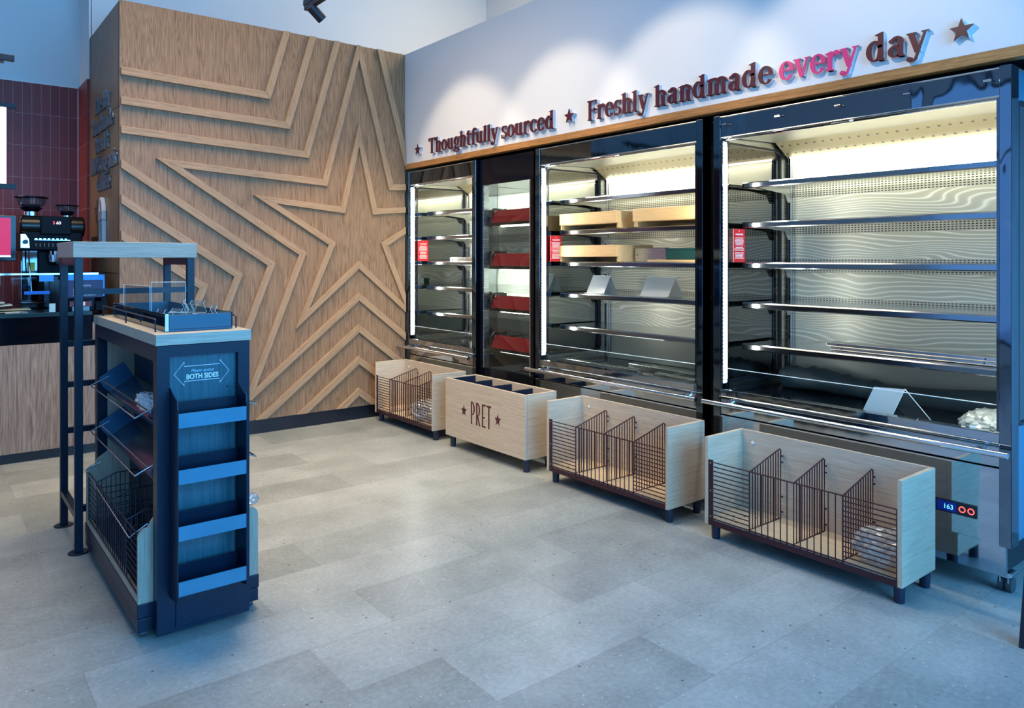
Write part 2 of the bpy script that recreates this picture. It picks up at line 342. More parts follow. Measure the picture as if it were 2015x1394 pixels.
def floor_mat():
    m, t, b = nt('concrete_vinyl_planks')
    g = N(t, 'ShaderNodeNewGeometry'); mp = N(t, 'ShaderNodeMapping'); mp.inputs['Location'].default_value = (-0.40, -2.06 + 0.31*12, 0)
    t.links.new(g.outputs['Position'], mp.inputs['Vector'])
    br = N(t, 'ShaderNodeTexBrick'); br.offset = 0.34; br.offset_frequency = 2; br.squash = 1
    br.inputs['Color1'].default_value = (0.0,0.0,0.0,1); br.inputs['Color2'].default_value = (1,1,1,1); br.inputs['Mortar'].default_value = (0.5,0.5,0.5,1)
    br.inputs['Scale'].default_value = 1; br.inputs['Mortar Size'].default_value = 0.0012; br.inputs['Brick Width'].default_value = 0.93; br.inputs['Row Height'].default_value = 0.31
    t.links.new(mp.outputs[0], br.inputs['Vector'])
    n1 = N(t, 'ShaderNodeTexNoise', i_Scale=3.2, i_Detail=7.0, i_Roughness=0.65); t.links.new(g.outputs['Position'], n1.inputs['Vector'])
    n2 = N(t, 'ShaderNodeTexNoise', i_Scale=55.0, i_Detail=4.0, i_Roughness=0.7); t.links.new(g.outputs['Position'], n2.inputs['Vector'])
    v = N(t, 'ShaderNodeTexVoronoi', i_Scale=26.0); t.links.new(g.outputs['Position'], v.inputs['Vector'])
    v2 = N(t, 'ShaderNodeTexVoronoi', i_Scale=60.0); t.links.new(g.outputs['Position'], v2.inputs['Vector'])
    f = math_n(t, 'ADD', math_n(t, 'MULTIPLY', n1.outputs['Fac'], 0.60), math_n(t, 'MULTIPLY', n2.outputs['Fac'], 0.50))
    f = math_n(t, 'ADD', f, math_n(t, 'MULTIPLY', br.outputs['Color'], 0.22))
    c = ramp(t, f, [(0.42, (0.205,0.228,0.225)), (0.66, (0.325,0.360,0.355)), (0.92, (0.470,0.515,0.510))])
    rnd = N(t, 'ShaderNodeSeparateColor'); t.links.new(v.outputs['Color'], rnd.inputs[0])
    dark = math_n(t, 'MULTIPLY', math_n(t, 'LESS_THAN', v.outputs['Distance'], 0.13), math_n(t, 'GREATER_THAN', rnd.outputs[0], 0.86))
    rn2 = N(t, 'ShaderNodeSeparateColor'); t.links.new(v2.outputs['Color'], rn2.inputs[0])
    lite = math_n(t, 'MULTIPLY', math_n(t, 'LESS_THAN', v2.outputs['Distance'], 0.15), math_n(t, 'GREATER_THAN', rn2.outputs[0], 0.88))
    m1 = N(t, 'ShaderNodeMix', data_type='RGBA'); t.links.new(dark, m1.inputs[0]); t.links.new(c, m1.inputs[6]); m1.inputs[7].default_value = (0.13,0.13,0.12,1)
    m2 = N(t, 'ShaderNodeMix', data_type='RGBA'); t.links.new(lite, m2.inputs[0]); t.links.new(m1.outputs[2], m2.inputs[6]); m2.inputs[7].default_value = (0.66,0.66,0.64,1)
    m3 = N(t, 'ShaderNodeMix', data_type='RGBA'); t.links.new(math_n(t, 'MULTIPLY', br.outputs['Fac'], 0.5), m3.inputs[0]); t.links.new(m2.outputs[2], m3.inputs[6]); m3.inputs[7].default_value = (0.17,0.17,0.16,1)
    t.links.new(m3.outputs[2], b.inputs['Base Color'])
    rr = N(t, 'ShaderNodeMapRange'); rr.inputs[3].default_value = 0.24; rr.inputs[4].default_value = 0.40; t.links.new(n1.outputs['Fac'], rr.inputs[0]); t.links.new(rr.outputs[0], b.inputs['Roughness'])
    b.inputs['Specular IOR Level'].default_value = 0.45
    bp = N(t, 'ShaderNodeBump', i_Strength=0.10, i_Distance=0.002); t.links.new(n2.outputs['Fac'], bp.inputs['Height']); t.links.new(bp.outputs[0], b.inputs['Normal'])
    return m
M['floor'] = floor_mat()
def tile_mat():
    m, t, b = nt('stacked_maroon_tiles'); g = N(t, 'ShaderNodeNewGeometry'); sx = N(t, 'ShaderNodeSeparateXYZ'); t.links.new(g.outputs['Position'], sx.inputs[0])
    u = math_n(t, 'ADD', sx.outputs['X'], sx.outputs['Y'])      # wraps round the corner
    cb = N(t, 'ShaderNodeCombineXYZ'); t.links.new(math_n(t, 'SUBTRACT', u, 8.096), cb.inputs[0]); t.links.new(math_n(t, 'SUBTRACT', sx.outputs['Z'], 1.6985-0.2545*8), cb.inputs[1])
    br = N(t, 'ShaderNodeTexBrick'); br.offset = 0.0; br.inputs['Scale'].default_value = 1; br.inputs['Mortar Size'].default_value = 0.0016; br.inputs['Mortar Smooth'].default_value = 0.2
    br.inputs['Brick Width'].default_value = 0.0635; br.inputs['Row Height'].default_value = 0.2545
    br.inputs['Color1'].default_value = (0.19,0.030,0.030,1); br.inputs['Color2'].default_value = (0.25,0.042,0.040,1); br.inputs['Mortar'].default_value = (0.42,0.28,0.30,1)
    t.links.new(cb.outputs[0], br.inputs['Vector']); t.links.new(br.outputs['Color'], b.inputs['Base Color'])
    rr = N(t, 'ShaderNodeMapRange'); b.inputs['Specular IOR Level'].default_value = 0.3; rr.inputs[3].default_value = 0.42; rr.inputs[4].default_value = 0.7; t.links.new(br.outputs['Fac'], rr.inputs[0]); t.links.new(rr.outputs[0], b.inputs['Roughness'])
    bp = N(t, 'ShaderNodeBump', i_Strength=0.4, i_Distance=0.002); bp.invert = True; t.links.new(br.outputs['Fac'], bp.inputs['Height']); t.links.new(bp.outputs[0], b.inputs['Normal'])
    return m
M['tile'] = tile_mat()

# ---------------------------------------------------------------- the setting
XS = 3.217      # soffit face / right edge of the timber wall
YW = 5.53       # timber wall face
def struct(name, mb, mat, parent=None, bevel=0):
    o = build(name, mb, mat, parent, bevel)
    if parent is None: o['kind'] = 'structure'
    return o
struct('floor', MB().box(-3.6, 5.1, -2.6, 7.3, -0.05, 0), M['floor'])
struct('ceiling', MB().box(-3.6, 5.1, -2.6, 7.3, 4.2, 4.3), M['white_back'])
struct('wall_right', MB().box(4.9, 5.0, -2.6, 7.3, 0, 4.2), M['white'])
struct('wall_right_recess', MB().box(4.08, 4.2, -2.6, 5.53, 0, 2.09), M['white_back'])
struct('wall_back', MB().box(1.05, 4.9, 6.66, 6.8, 0, 4.2), M['white'])
struct('wall_rear_left', MB().box(-3.6, 1.05, 7.10, 7.2, 2.712, 4.2), M['white_back'])
struct('wall_rear_left_return', MB().box(1.035, 1.055, 6.66, 7.10, 2.712, 4.2), M['white'])
struct('wall_tiled', MB().box(-3.6, 1.02, 7.08, 7.2, 0, 2.712), M['tile'])
struct('wall_tiled_return', MB().box(1.022, 1.05, 6.661, 7.08, 0, 2.712), M['tile'])
struct('trim_1', MB().box(-3.5, 1.02, 7.07, 7.10, 2.708, 2.722), M['white'])
# soffit box over the cabinets, with walnut trim
struct('wall_right_soffit', MB().box(XS, 4.88, -2.6, 6.64, 2.10, 3.03), M['white'])
struct('trim_2', MB().box(XS-0.006, 3.27, -2.5, 5.52, 2.056, 2.098), M['walnut'], None, 0.002)
struct('trim_3', MB().box(3.272, 4.07, -2.5, 5.52, 2.066, 2.098), M['black'])
# timber clad block with raised star mouldings
wall = MB(); wall.box(1.04, XS, YW, 6.655, 0.105, 3.03)
o = struct('wall_timber', wall, M['oak'])
struct('baseboard_timber', MB().box(1.05, XS, YW+0.012, 6.60, 0, 0.105), M['black'])
seam = MB()
for z in (1.2045, 2.325): seam.box(1.0385, 1.0415, YW, 6.655, z-0.0018, z+0.0018)
for y in (6.60, 5.565): seam.box(1.0385, 1.0415, y-0.0018, y+0.0018, 0.105, 3.03)
struct('trim_4', seam, M['black'])
def star_pts(R, r, cx=2.78, cz=1.495):
    return [(cx + (R if i % 2 == 0 else r)*math.sin(math.radians(36*i)), cz + (R if i % 2 == 0 else r)*math.cos(math.radians(36*i))) for i in range(10)]
def clip(poly, x0, x1, z0, z1):
    for ax, lim, sg in ((0,x0,1),(0,x1,-1),(1,z0,1),(1,z1,-1)):
        out = []
        for i in range(len(poly)):
            a, b = poly[i-1], poly[i]; ia = (a[ax]-lim)*sg >= 0; ib = (b[ax]-lim)*sg >= 0
            if ia != ib:
                k = (lim-a[ax])/(b[ax]-a[ax]); out.append((a[0]+(b[0]-a[0])*k, a[1]+(b[1]-a[1])*k))
            if ib: out.append(b)
        poly = out
        if len(poly) < 3: return []
    return poly
mn = 0
for k in range(5):
    R, r = 0.90+0.6995*k, 0.275+0.257*k
    O = star_pts(R, r); I = star_pts(R-0.183, r-0.067)
    mb = MB(); g = thing('star_moulding', ['innermost raised oak star outline on the timber wall', 'second raised oak star outline around the small star on the timber wall',
        'third raised oak outline outward from the star on the timber wall', 'fourth raised oak outline outward from the star on the timber wall', 'outermost raised oak outline on the timber wall, near its top left'][k],
        'wall moulding', (2.0, YW, 1.5), 'raised star outlines on the timber wall')
    for i in range(10):
        j = (i+1) % 10
        q = clip([O[i], O[j], I[j], I[i]], 1.045, XS-0.004, 0.108, 3.028)
        if len(q) < 3: continue
        if k >= 3 and min(p[0] for p in q) > 3.0: continue
        # each length of moulding gets grain running along it
        a = Vector((O[j][0]-O[i][0], 0, O[j][1]-O[i][1])).normalized()
        cx = sum(p[0] for p in q)/len(q); cz = sum(p[1] for p in q)/len(q)
        me = bpy.data.meshes.new('moulding_strip'); ob = bpy.data.objects.new('moulding_strip', me); COL.objects.link(ob); ob.parent = g
        ang = math.atan2(a.z, a.x)
        ca, sa = math.cos(-ang), math.sin(-ang)
        lp = [((p[0]-cx)*ca-(p[1]-cz)*sa, (p[0]-cx)*sa+(p[1]-cz)*ca) for p in q]
        m2 = MB().prism(lp, 'y', -0.0003, -0.026); me.from_pydata(m2.v, [], m2.f)
        bm = bmesh.new(); bm.from_mesh(me); bmesh.ops.recalc_face_normals(bm, faces=bm.faces); bm.to_mesh(me); bm.free()
        me.materials.append(M['oak_strip'])
        ob.location = (cx-2.0, 0.0, cz-1.5); ob.rotation_euler = (0, -ang, 0)
        bv = ob.modifiers.new('bevel', 'BEVEL'); bv.width = 0.002; bv.segments = 1

# shopfronts that let the daylight in
def shopfront(n, axis, pos, a0, a1, z0, z1, nm, side):
    fr = MB(); t = 0.05
    def bx(m, b0, b1, c0, c1, th=0.05):
        if axis == 'y': m.box(b0, b1, pos-th, pos+th, c0, c1)
        else: m.box(pos-th, pos+th, b0, b1, c0, c1)
    for i in range(nm+1):
        a = a0 + (a1-a0)*i/nm; bx(fr, a-t/2, a+t/2, z0, z1)
    bx(fr, a0, a1, z0-t, z0); bx(fr, a0, a1, z1, z1+t); bx(fr, a0, a1, 2.55, 2.60)
    f = struct('window_%d' % n, fr, M['navy2'])
    g = MB(); bx(g, a0, a1, z0, z1, 0.004); build('glass_pane', g, M['winglass'], f)
    wl = MB()
    bx(wl, a0-t if False else a0, a1, 0, z0-t); bx(wl, a0, a1, z1+t, 4.2)
    return wl
wl = shopfront(1, 'y', -2.55, -2.2, 4.6, 0.35, 3.4, 5, 0); wl.box(-3.6, -2.2, -2.6, -2.5, 0, 4.2); wl.box(4.6, 5.0, -2.6, -2.5, 0, 4.2)
struct('wall_front', wl, M['white_back'])
wl = shopfront(2, 'x', -3.55, -1.4, 4.3, 0.35, 3.4, 4, 0); wl.box(-3.6, -3.5, -2.5, -1.4, 0, 4.2); wl.box(-3.6, -3.5, 4.3, 7.2, 0, 4.2)
struct('wall_left', wl, M['white_back'])

# ---------------------------------------------------------------- lettering
def ring(cx, cy, rx, ry, tx, ty, a0=0, a1=360, n=22):
    out = []; n = max(4, int(n*abs(a1-a0)/360))
    for i in range(n):
        q = []
        A, B = math.radians(a0+(a1-a0)*i/n), math.radians(a0+(a1-a0)*(i+1)/n)
        q = [(cx+rx*math.cos(A), cy+ry*math.sin(A)), (cx+rx*math.cos(B), cy+ry*math.sin(B)),
             (cx+(rx-tx)*math.cos(B), cy+(ry-ty)*math.sin(B)), (cx+(rx-tx)*math.cos(A), cy+(ry-ty)*math.sin(A))]
        out.append(q)
    return out
def rect(x0, x1, y0, y1): return [[(x0,y0),(x1,y0),(x1,y1),(x0,y1)]]
W = 0.138
def stem(x, y0, y1, top=True, foot=True, w=W):
    o = rect(x, x+w, y0, y1 - (0.05 if top else 0))
    if top: o.append([(x, y1-0.05), (x+w, y1-0.05), (x+w, y1), (x+w-0.03, y1), (x-0.075, y1-0.065), (x-0.075, y1-0.09), (x, y1-0.11)])
    if foot: o.append([(x-0.065, y0), (x+w+0.065, y0), (x+w+0.05, y0+0.028), (x+w, y0+0.07), (x, y0+0.07), (x-0.05, y0+0.028)])
    return o
def stroke(x0, y0, x1, y1, w0, w1): return [[(x0-w0/2,y0),(x0+w0/2,y0),(x1+w1/2,y1),(x1-w1/2,y1)]]
def ball(x, y, r): return [[(x+r*math.cos(2*math.pi*i/12), y+r*math.sin(2*math.pi*i/12)) for i in range(12)]]
X = 0.72
def arch(x, w=W): return ring(x+0.155+w, 0.50, 0.155+0.0, 0.23, 0.10, 0.085, 20, 165) + rect(x+0.155+w+0.0, x+0.155+w+w, 0.0, 0.0)[:0]
def hump(x0):   # from the left stem's right side to a right stem
    cx = x0 + W + 0.10
    return ring(cx, 0.47, 0.10+W, 0.26, W, 0.10, 0, 150) 
GL = {
 'T': (stem(0.235,0,1,False)+rect(0.02,0.605,0.935,1.0)+[[(0.02,1.0),(0.0,0.79),(0.03,0.79),(0.11,0.935)],[(0.605,1.0),(0.625,0.79),(0.595,0.79),(0.515,0.935)]], 0.62),
 'F': (stem(0.07,0,0.965,False)+rect(0.0,0.52,0.935,1.0)+[[(0.52,1.0),(0.535,0.80),(0.505,0.80),(0.43,0.935)]]+rect(0.2,0.42,0.49,0.545)+[[(0.42,0.61),(0.42,0.42),(0.39,0.42),(0.35,0.5),(0.35,0.54),(0.39,0.61)]], 0.55),
 'h': (stem(0.06,0,1)+hump(0.06)+stem(0.315,0,0.48,False), 0.56),
 'n': (stem(0.06,0,X)+hump(0.06)+stem(0.315,0,0.48,False), 0.56),
 'm': (stem(0.06,0,X)+hump(0.06)+stem(0.315,0,0.48,False)+hump(0.315)+stem(0.57,0,0.48,False), 0.81),
 'u': (stem(0.05,0.24,X,True,False)+ring(0.305,0.25,0.255,0.26,W,0.10,180,330)+stem(0.32,0,X,True,True), 0.57),
 'r': (stem(0.06,0,X)+ring(0.33,0.50,0.14,0.23,0.06,0.10,80,180)+ball(0.355,0.62,0.085), 0.44),
 'o': (ring(0.26,0.36,0.25,0.375,0.145,0.055), 0.52),
 'c': (ring(0.26,0.36,0.25,0.375,0.145,0.055,70,325)+ball(0.375,0.575,0.08), 0.46),
 'e': (ring(0.26,0.36,0.25,0.375,0.145,0.055,0,325)+rect(0.11,0.50,0.345,0.40), 0.50),
 'd': (ring(0.24,0.36,0.23,0.375,0.145,0.06)+stem(0.33,0,1,True,True), 0.57),
 'b': (ring(0.30,0.36,0.23,0.375,0.145,0.06)+stem(0.06,0,1,True,False), 0.55),
 'a': (stem(0.27,0.0,0.50,False)+ring(0.245,0.50,0.18,0.235,0.15,0.075,0,140)+ball(0.115,0.575,0.075)+ring(0.20,0.205,0.185,0.215,0.135,0.06), 0.50),
 's': (ring(0.21,0.545,0.185,0.19,0.115,0.06,35,235)+[[(0.075,0.50),(0.115,0.40),(0.375,0.215),(0.335,0.33)]]+[[(0.06,0.47),(0.10,0.375),(0.36,0.27),(0.33,0.36)]]+ring(0.205,0.185,0.195,0.20,0.12,0.06,-145,50)+rect(0.02,0.05,0.0,0.22)+rect(0.345,0.375,0.52,0.72), 0.42),
 'g': (ring(0.23,0.45,0.215,0.285,0.135,0.05)+ball(0.47,0.66,0.055)+stroke(0.12,0.17,0.14,0.02,0.09,0.10)+[[(0.08,0.05),(0.10,-0.045),(0.42,-0.09),(0.40,0.06)]]+ring(0.245,-0.13,0.245,0.15,0.10,0.05,0,360), 0.51),
 't': (rect(0.09,0.09+W,0.10,0.90)+[[(0.0,0.66),(0.39,0.66),(0.39,0.72),(0.0,0.72)]]+[[(0.09,0.90),(0.245,0.93),(0.245,0.72),(0.02,0.70)]]+ring(0.245,0.12,0.155,0.13,0.12,0.06,180,320), 0.40),
 'f': (stem(0.09,0,0.80,False)+ring(0.255,0.78,0.165,0.23,W,0.075,60,180)+ball(0.35,0.92,0.07)+rect(0.0,0.36,0.66,0.72), 0.37),
 'l': (stem(0.06,0,1), 0.30),
 'i': (stem(0.06,0,X)+ball(0.14,0.90,0.085), 0.30),
 'v': (stroke(0.10,X,0.27,0.0,0.16,0.12)+stroke(0.44,X,0.29,0.0,0.055,0.06)+rect(-0.01,0.24,0.685,X)+rect(0.36,0.54,0.685,X), 0.53),
 'y': (stroke(0.10,X,0.27,0.02,0.16,0.14)+stroke(0.46,X,0.21,-0.22,0.06,0.075)+rect(-0.01,0.24,0.685,X)+rect(0.36,0.55,0.685,X)+ring(0.12,-0.18,0.13,0.11,0.07,0.06,180,350)+ball(0.065,-0.17,0.075), 0.54),
 '1': (stem(0.10,0,1,True), 0.38), '0': (ring(0.26,0.5,0.25,0.52,0.145,0.06), 0.52),
 '%': (ring(0.15,0.76,0.15,0.24,0.08,0.05)+ring(0.57,0.24,0.15,0.24,0.08,0.05)+stroke(0.20,0.0,0.52,1.0,0.06,0.06), 0.74),
 '&': (ring(0.24,0.26,0.23,0.27,0.12,0.07)+ring(0.25,0.76,0.15,0.24,0.09,0.06)+stroke(0.14,0.72,0.56,0.0,0.13,0.13)+stroke(0.42,0.10,0.58,0.46,0.06,0.05), 0.62),
}
def word_width(s): return sum(GL[c][1] if c != ' ' else 0.26 for c in s)
def glyph_mb(c, fn, d0, d1, grow=0.0):
    mb = MB()
    for i, poly in enumerate(GL[c][0]):
        jit = 0.00012*(i % 7)
        P = [fn(u, v, d0 - jit) for u, v in poly]; Q = [fn(u, v, d1) for u, v in poly]; n = len(P)
        mb.add(P+Q, [tuple(range(n)), tuple(reversed(range(n, 2*n)))] + [(k, n+k, n+(k+1) % n, (k+1) % n) for k in range(n)])
    return mb
def word(s, y0, y1, z, h, mat, label, face=3.190, back=3.2165, backing=True, group='words on the white soffit'):
    g = thing('wall_word', label, 'lettering', (face, y0, z), group)
    sc = (y0-y1)/word_width(s); u0 = 0.0
    for c in s:
        if c == ' ': u0 += 0.26; continue
        fn = lambda u, v, d, u0=u0: (d, y0 - (u0+u)*sc, z + v*h)
        l = build('letter', glyph_mb(c, fn, face, face+0.006 if backing else back), mat, g)
        if backing: build('letter_edge', glyph_mb(c, fn, face+0.0065, back), M['acrylic_edge'], l)
        u0 += GL[c][1]
    return g
HL = 0.119
word('Thoughtfully', 5.115, 4.195, 2.146, HL, M['maroon_ink'], 'maroon raised word Thoughtfully at the left of the white soffit')
word('sourced', 4.160, 3.60, 2.143, HL, M['maroon_ink'], 'maroon raised word sourced on the white soffit')
word('Freshly', 3.295, 2.805, 2.143, HL, M['maroon_ink'], 'maroon raised word Freshly on the white soffit')
word('handmade', 2.765, 2.030, 2.143, HL, M['maroon_ink'], 'maroon raised word handmade on the white soffit')
word('every', 1.998, 1.614, 2.143, HL, M['pink_ink'], 'bright pink raised word every on the white soffit')
word('day', 1.582, 1.325, 2.143, HL, M['brown_ink'], 'brownish maroon raised word day at the right of the white soffit')
def star2d(R, r=None, rot=0):
    r = r or R*0.42
    return [((R if i % 2 == 0 else r)*math.sin(math.radians(36*i+rot)), (R if i % 2 == 0 else r)*math.cos(math.radians(36*i+rot))) for i in range(10)]
for y, z, lb in ((5.285, 2.197, 'small maroon star before the word Thoughtfully'), (3.461, 2.197, 'small maroon star between the words sourced and Freshly'), (1.205, 2.196, 'small maroon star at the far right end of the soffit lettering')):
    g = thing('wall_star', lb, 'star', (3.19, y, z), 'maroon stars on the white soffit')
    mbf = MB().prism([(y+a, z+b) for a, b in star2d(0.046)], 'x', 3.190, 3.196)
    build('star_face', mbf, M['maroon_ink'], g); build('star_edge', MB().prism([(y+a, z+b) for a, b in star2d(0.046)], 'x', 3.1965, 3.2165), M['acrylic_edge'], g)
for s, y0, y1, z, lb in (('Freshly', 6.36, 5.80, 2.375, 'grey metal word Freshly, topmost line on the narrow side of the timber wall'),
        ('handmade', 6.46, 5.69, 2.225, 'grey metal word handmade on the narrow side of the timber wall'),
        ('bread &', 6.35, 5.84, 2.085, 'grey metal words bread & on the narrow side of the timber wall'),
        ('100% organic', 6.52, 5.56, 1.935, 'grey metal words 100% organic on the narrow side of the timber wall'),
        ('coffee', 6.27, 5.79, 1.795, 'grey metal word coffee, lowest line on the narrow side of the timber wall')):
    word(s, y0, y1, z, 0.125, M['letter_side'], lb, 1.026, 1.0385, False, 'metal words on the side of the timber wall')
# emblem below the words
g = thing('wall_emblem', 'upright grey and red emblem below the metal words on the timber side', 'emblem', (1.03, 6.05, 1.55))
em = MB(); em.box(1.012,1.038,5.985,6.01,1.36,1.60).box(1.012,1.038,6.10,6.125,1.36,1.60); build('emblem_leg', em, M['letter_grey'], g)
build('emblem_body', MB().box(1.010,1.038,5.975,6.135,1.58,1.645), M['letter_grey'], g, 0.004)
ar = MB()
for q in ring(6.055, 1.645, 0.065, 0.10, 0.018, 0.018, 0, 180): ar.prism(q, 'x', 1.012, 1.038)
build('emblem_arch', ar, M['paper'], g); build('emblem_core', MB().prism([(6.055+0.045*math.cos(math.pi*i/10), 1.645+0.080*math.sin(math.pi*i/10)) for i in range(11)], 'x', 1.020, 1.038), M['red'], g)
build('emblem_stick', MB().box(1.016,1.038,6.035,6.06,1.40,1.57), M['acrylic_edge'], g)

# ---------------------------------------------------------------- refrigerated cases
FX = 3.22
def rounded(y0, y1, z0, z1, r, n=5):
    pts = []
    for cx, cz, a in ((y1-r, z1-r, 0), (y0+r, z1-r, 90), (y0+r, z0+r, 180), (y1-r, z0+r, 270)):
        for i in range(n+1): t = math.radians(a + 90*i/n); pts.append((cx + r*math.cos(t), cz + r*math.sin(t)))
    return pts
def ring_prism(mb, outer, inner, axis, d0, d1):
    """annular plate between two loops with equal point counts"""
    def P(p, d): return {'y': (p[0], d, p[1]), 'x': (d, p[0], p[1])}[axis]
    n = len(outer)
    vs = [P(p, d0) for p in outer] + [P(p, d0) for p in inner] + [P(p, d1) for p in outer] + [P(p, d1) for p in inner]
    fs = []
    for i in range(n):
        j = (i+1) % n
        fs += [(i, j, n+j, n+i), (2*n+i, 3*n+i, 3*n+j, 2*n+j), (i, 2*n+i, 2*n+j, j), (n+i, n+j, 3*n+j, 3*n+i)]
    mb.add(vs, fs)
def side_wall(root, y, th, mat='brushed', x0=3.232, x1=3.97):
    mb = MB()
    hole = rounded(3.31, 3.80, 0.66, 1.905, 0.035, 5)
    # outer loop with the same number of points, projected on the plate's rim
    out = []
    cx, cz = 3.515, 1.28
    for k, p in enumerate(hole):
        q = k // 6
        out.append({0: (x1, 2.028), 1: (x0, 2.028), 2: (x0, 0.215), 3: (x1, 0.215)}[q])
    # build as 4 boxes + corner fillets: simple and clean
    mb.box(x0, 3.31, y, y+th, 0.215, 2.028); mb.box(3.80, x1, y, y+th, 0.215, 2.028)
    mb.box(3.31, 3.80, y, y+th, 1.905, 2.028); mb.box(3.31, 3.80, y, y+th, 0.215, 0.66)
    p = build('side_panel', mb, M[mat], root)
    build('side_liner', MB().box(3.808, 3.86, y-0.0015, y-0.0002, 0.60, 1.86) if th > 0 else MB(), M['brushed'], p)
    fr = MB(); ring_prism(fr, rounded(3.303, 3.807, 0.655, 1.912, 0.03), rounded(3.315, 3.795, 0.667, 1.900, 0.022), 'y', y-0.003, y+th+0.003)
    build('window_gasket', fr, M['black'], p)
    build('side_window', MB().prism(rounded(3.312, 3.798, 0.662, 1.903, 0.025), 'y', y+th*0.35, y+th*0.65), M['sideglass'], p)
def shelf(root, y0, y1, z, crate=False):
    m = MB(); x0, x1 = 3.385, 3.81
    m.box(x0+0.012, x1, y0, y1, z-0.005, z)                        # plate
    # rounded front rail
    prof = [(x0+0.014, z+0.002), (x0+0.004, z+0.001), (x0, z-0.005), (x0, z-0.026), (x0+0.004, z-0.031), (x0+0.014, z-0.031)]
    m.box(x0+0.012, x1-0.03, y0, y0+0.003, z-0.028, z); m.box(x0+0.012, x1-0.03, y1-0.003, y1, z-0.028, z)
    s = build('shelf', m, M['shelfsteel'], root)
    build('shelf_rail', MB().prism([(a, b) for a, b in prof], 'y', y0, y1), M['shelfrail'], s)
    for y in (y0+0.012, y1-0.016):
        b = MB().prism([(3.50, z-0.006), (3.815, z-0.006), (3.815, z-0.085), (3.79, z-0.085), (3.76, z-0.04), (3.52, z-0.02)], 'y', y, y+0.004)
        build('shelf_bracket', b, M['brushed'], s)
    return s
def caster(root, x, y):
    c = MB(); c.box(x-0.03, x+0.03, y-0.03, y+0.03, 0.075, 0.083); c.lathe(x, y, [(0.022,0.060),(0.024,0.075)], 16)
    c.box(x-0.02, x+0.025, y-0.016, y-0.012, 0.03, 0.066); c.box(x-0.02, x+0.025, y+0.012, y+0.016, 0.03, 0.066)
    h = build('caster', c, M['chrome'], root)
    w = MB()
    for dy in (-0.024, 0.006): w.tube([(x+0.006, y+dy, 0.0285), (x+0.006, y+dy+0.018, 0.0285)], 0.0285, 20)
    build('wheel', w, M['rubber'], h)
def case(Y0, Y1, label, name='refrigerated_display', hooks=0, wide_rail=True, led_right=True):
    r = thing(name, label, 'display fridge', (FX, (Y0+Y1)/2, 0), 'open refrigerated display cases along the right wall')
    pw = 0.042
    for i, (a, b, mt) in enumerate(((Y1-pw, Y1, 'darkmirror'), (Y0, Y0+pw, 'mirror_wavy' if hooks else 'darkmirror'))):
        build('post', MB().box(FX, FX+0.075, a, b, 0.206, 2.036), M[mt], r, 0.002)
    y0, y1 = Y0+pw, Y1-pw
    build('header_panel', MB().box(FX+0.006, FX+0.03, y0, y1, 1.925, 2.030), M['mirror_wavy' if hooks else 'darkmirror'], r)
    build('header_edge', MB().tube([(FX+0.004, y0, 2.028), (FX+0.004, y1, 2.028)], 0.004).tube([(FX+0.008, y0, 1.921), (FX+0.008, y1, 1.921)], 0.005), M['chrome'], r)
    for k in range(hooks):
        y = y0 + 0.035 + (y1-y0-0.07)*k/(hooks-1); h = MB().tube([(FX+0.006, y, 1.985), (FX-0.012, y, 1.985)], 0.006, 10); h.tube([(FX-0.012, y-0.014, 1.985), (FX-0.012, y+0.014, 1.985)], 0.005, 10)
        build('header_knob', h, M['chrome'], r)
    build('top_panel', MB().box(FX+0.03, 3.97, Y0+0.005, Y1-0.005, 2.022, 2.034), M['canopy'], r)
    build('canopy', MB().prism([(FX+0.03, 1.930), (3.72, 1.945), (3.72, 1.955), (FX+0.03, 1.940)], 'y', y0, y1), M['canopy'], r)
    build('perforated_canopy_panel', MB().prism([(3.72, 1.945), (3.85, 1.865), (3.862, 1.870), (3.725, 1.958)], 'y', y0, y1), M['perf'], r)
    cr = MB().tube([(FX+0.045, y0+0.005, 1.918), (FX+0.045, y1-0.005, 1.918)], 0.007, 10); build('blind_rail', cr, M['chrome'], r)
    ym = (y0+y1)/2; build('blind_handle', MB().tube([(FX+0.03, ym-0.05, 1.918), (FX+0.012, ym-0.04, 1.912), (FX+0.012, ym+0.04, 1.912), (FX+0.03, ym+0.05, 1.918)], 0.004, 8), M['chrome'], r)
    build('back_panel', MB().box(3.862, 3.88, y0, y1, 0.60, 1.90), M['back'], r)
    build('rear_casing', MB().box(3.90, 3.97, Y0+0.02, Y1-0.02, 0.12, 2.02), M['canopy'], r)
    side_wall(r, Y1-0.024, 0.018); side_wall(r, Y0+0.006, 0.018, 'sidepanel' if hooks else 'brushed')
    # lamps: light bar under the canopy, LED strips on the inside of both posts
    lb = build('canopy_light', MB().box(3.815, 3.835, y0+0.03, y1-0.03, 1.862, 1.872), M['ledbar'], r)
    L = area('canopy_lamp_glow', (3.80, ym, 1.855), (0.35, 0, -1), y1-y0-0.1, 0.03, 3.8*(y1-y0), (1.0, 0.95, 0.72)); L.parent = r; L.location = Vector(L.location) - Vector(r.location)
    L = area('canopy_lamp_front', (3.34, ym, 1.912), (0.45, 0, -1), y1-y0-0.1, 0.03, 4.5*(y1-y0), (1.0, 0.97, 0.80), math.radians(110)); L.parent = r; L.location = Vector(L.location) - Vector(r.location)
    for (a, b) in ((y1-0.006, y1),) + (((y0, y0+0.005),) if led_right else ()):
        ld = MB().box(FX+0.012, FX+0.048, a, b, 0.66, 1.905); build('led_strip', ld, M['led'], r)
    for (yy, dr) in ((y1-0.012, -1), (y0+0.012, 1)):
        L = area('led_glow', (FX+0.04, yy, 1.28), (0.75, dr, 0), 0.03, 1.2, 5.0, (1.0, 0.99, 0.86)); L.parent = r; L.location = Vector(L.location) - Vector(r.location)
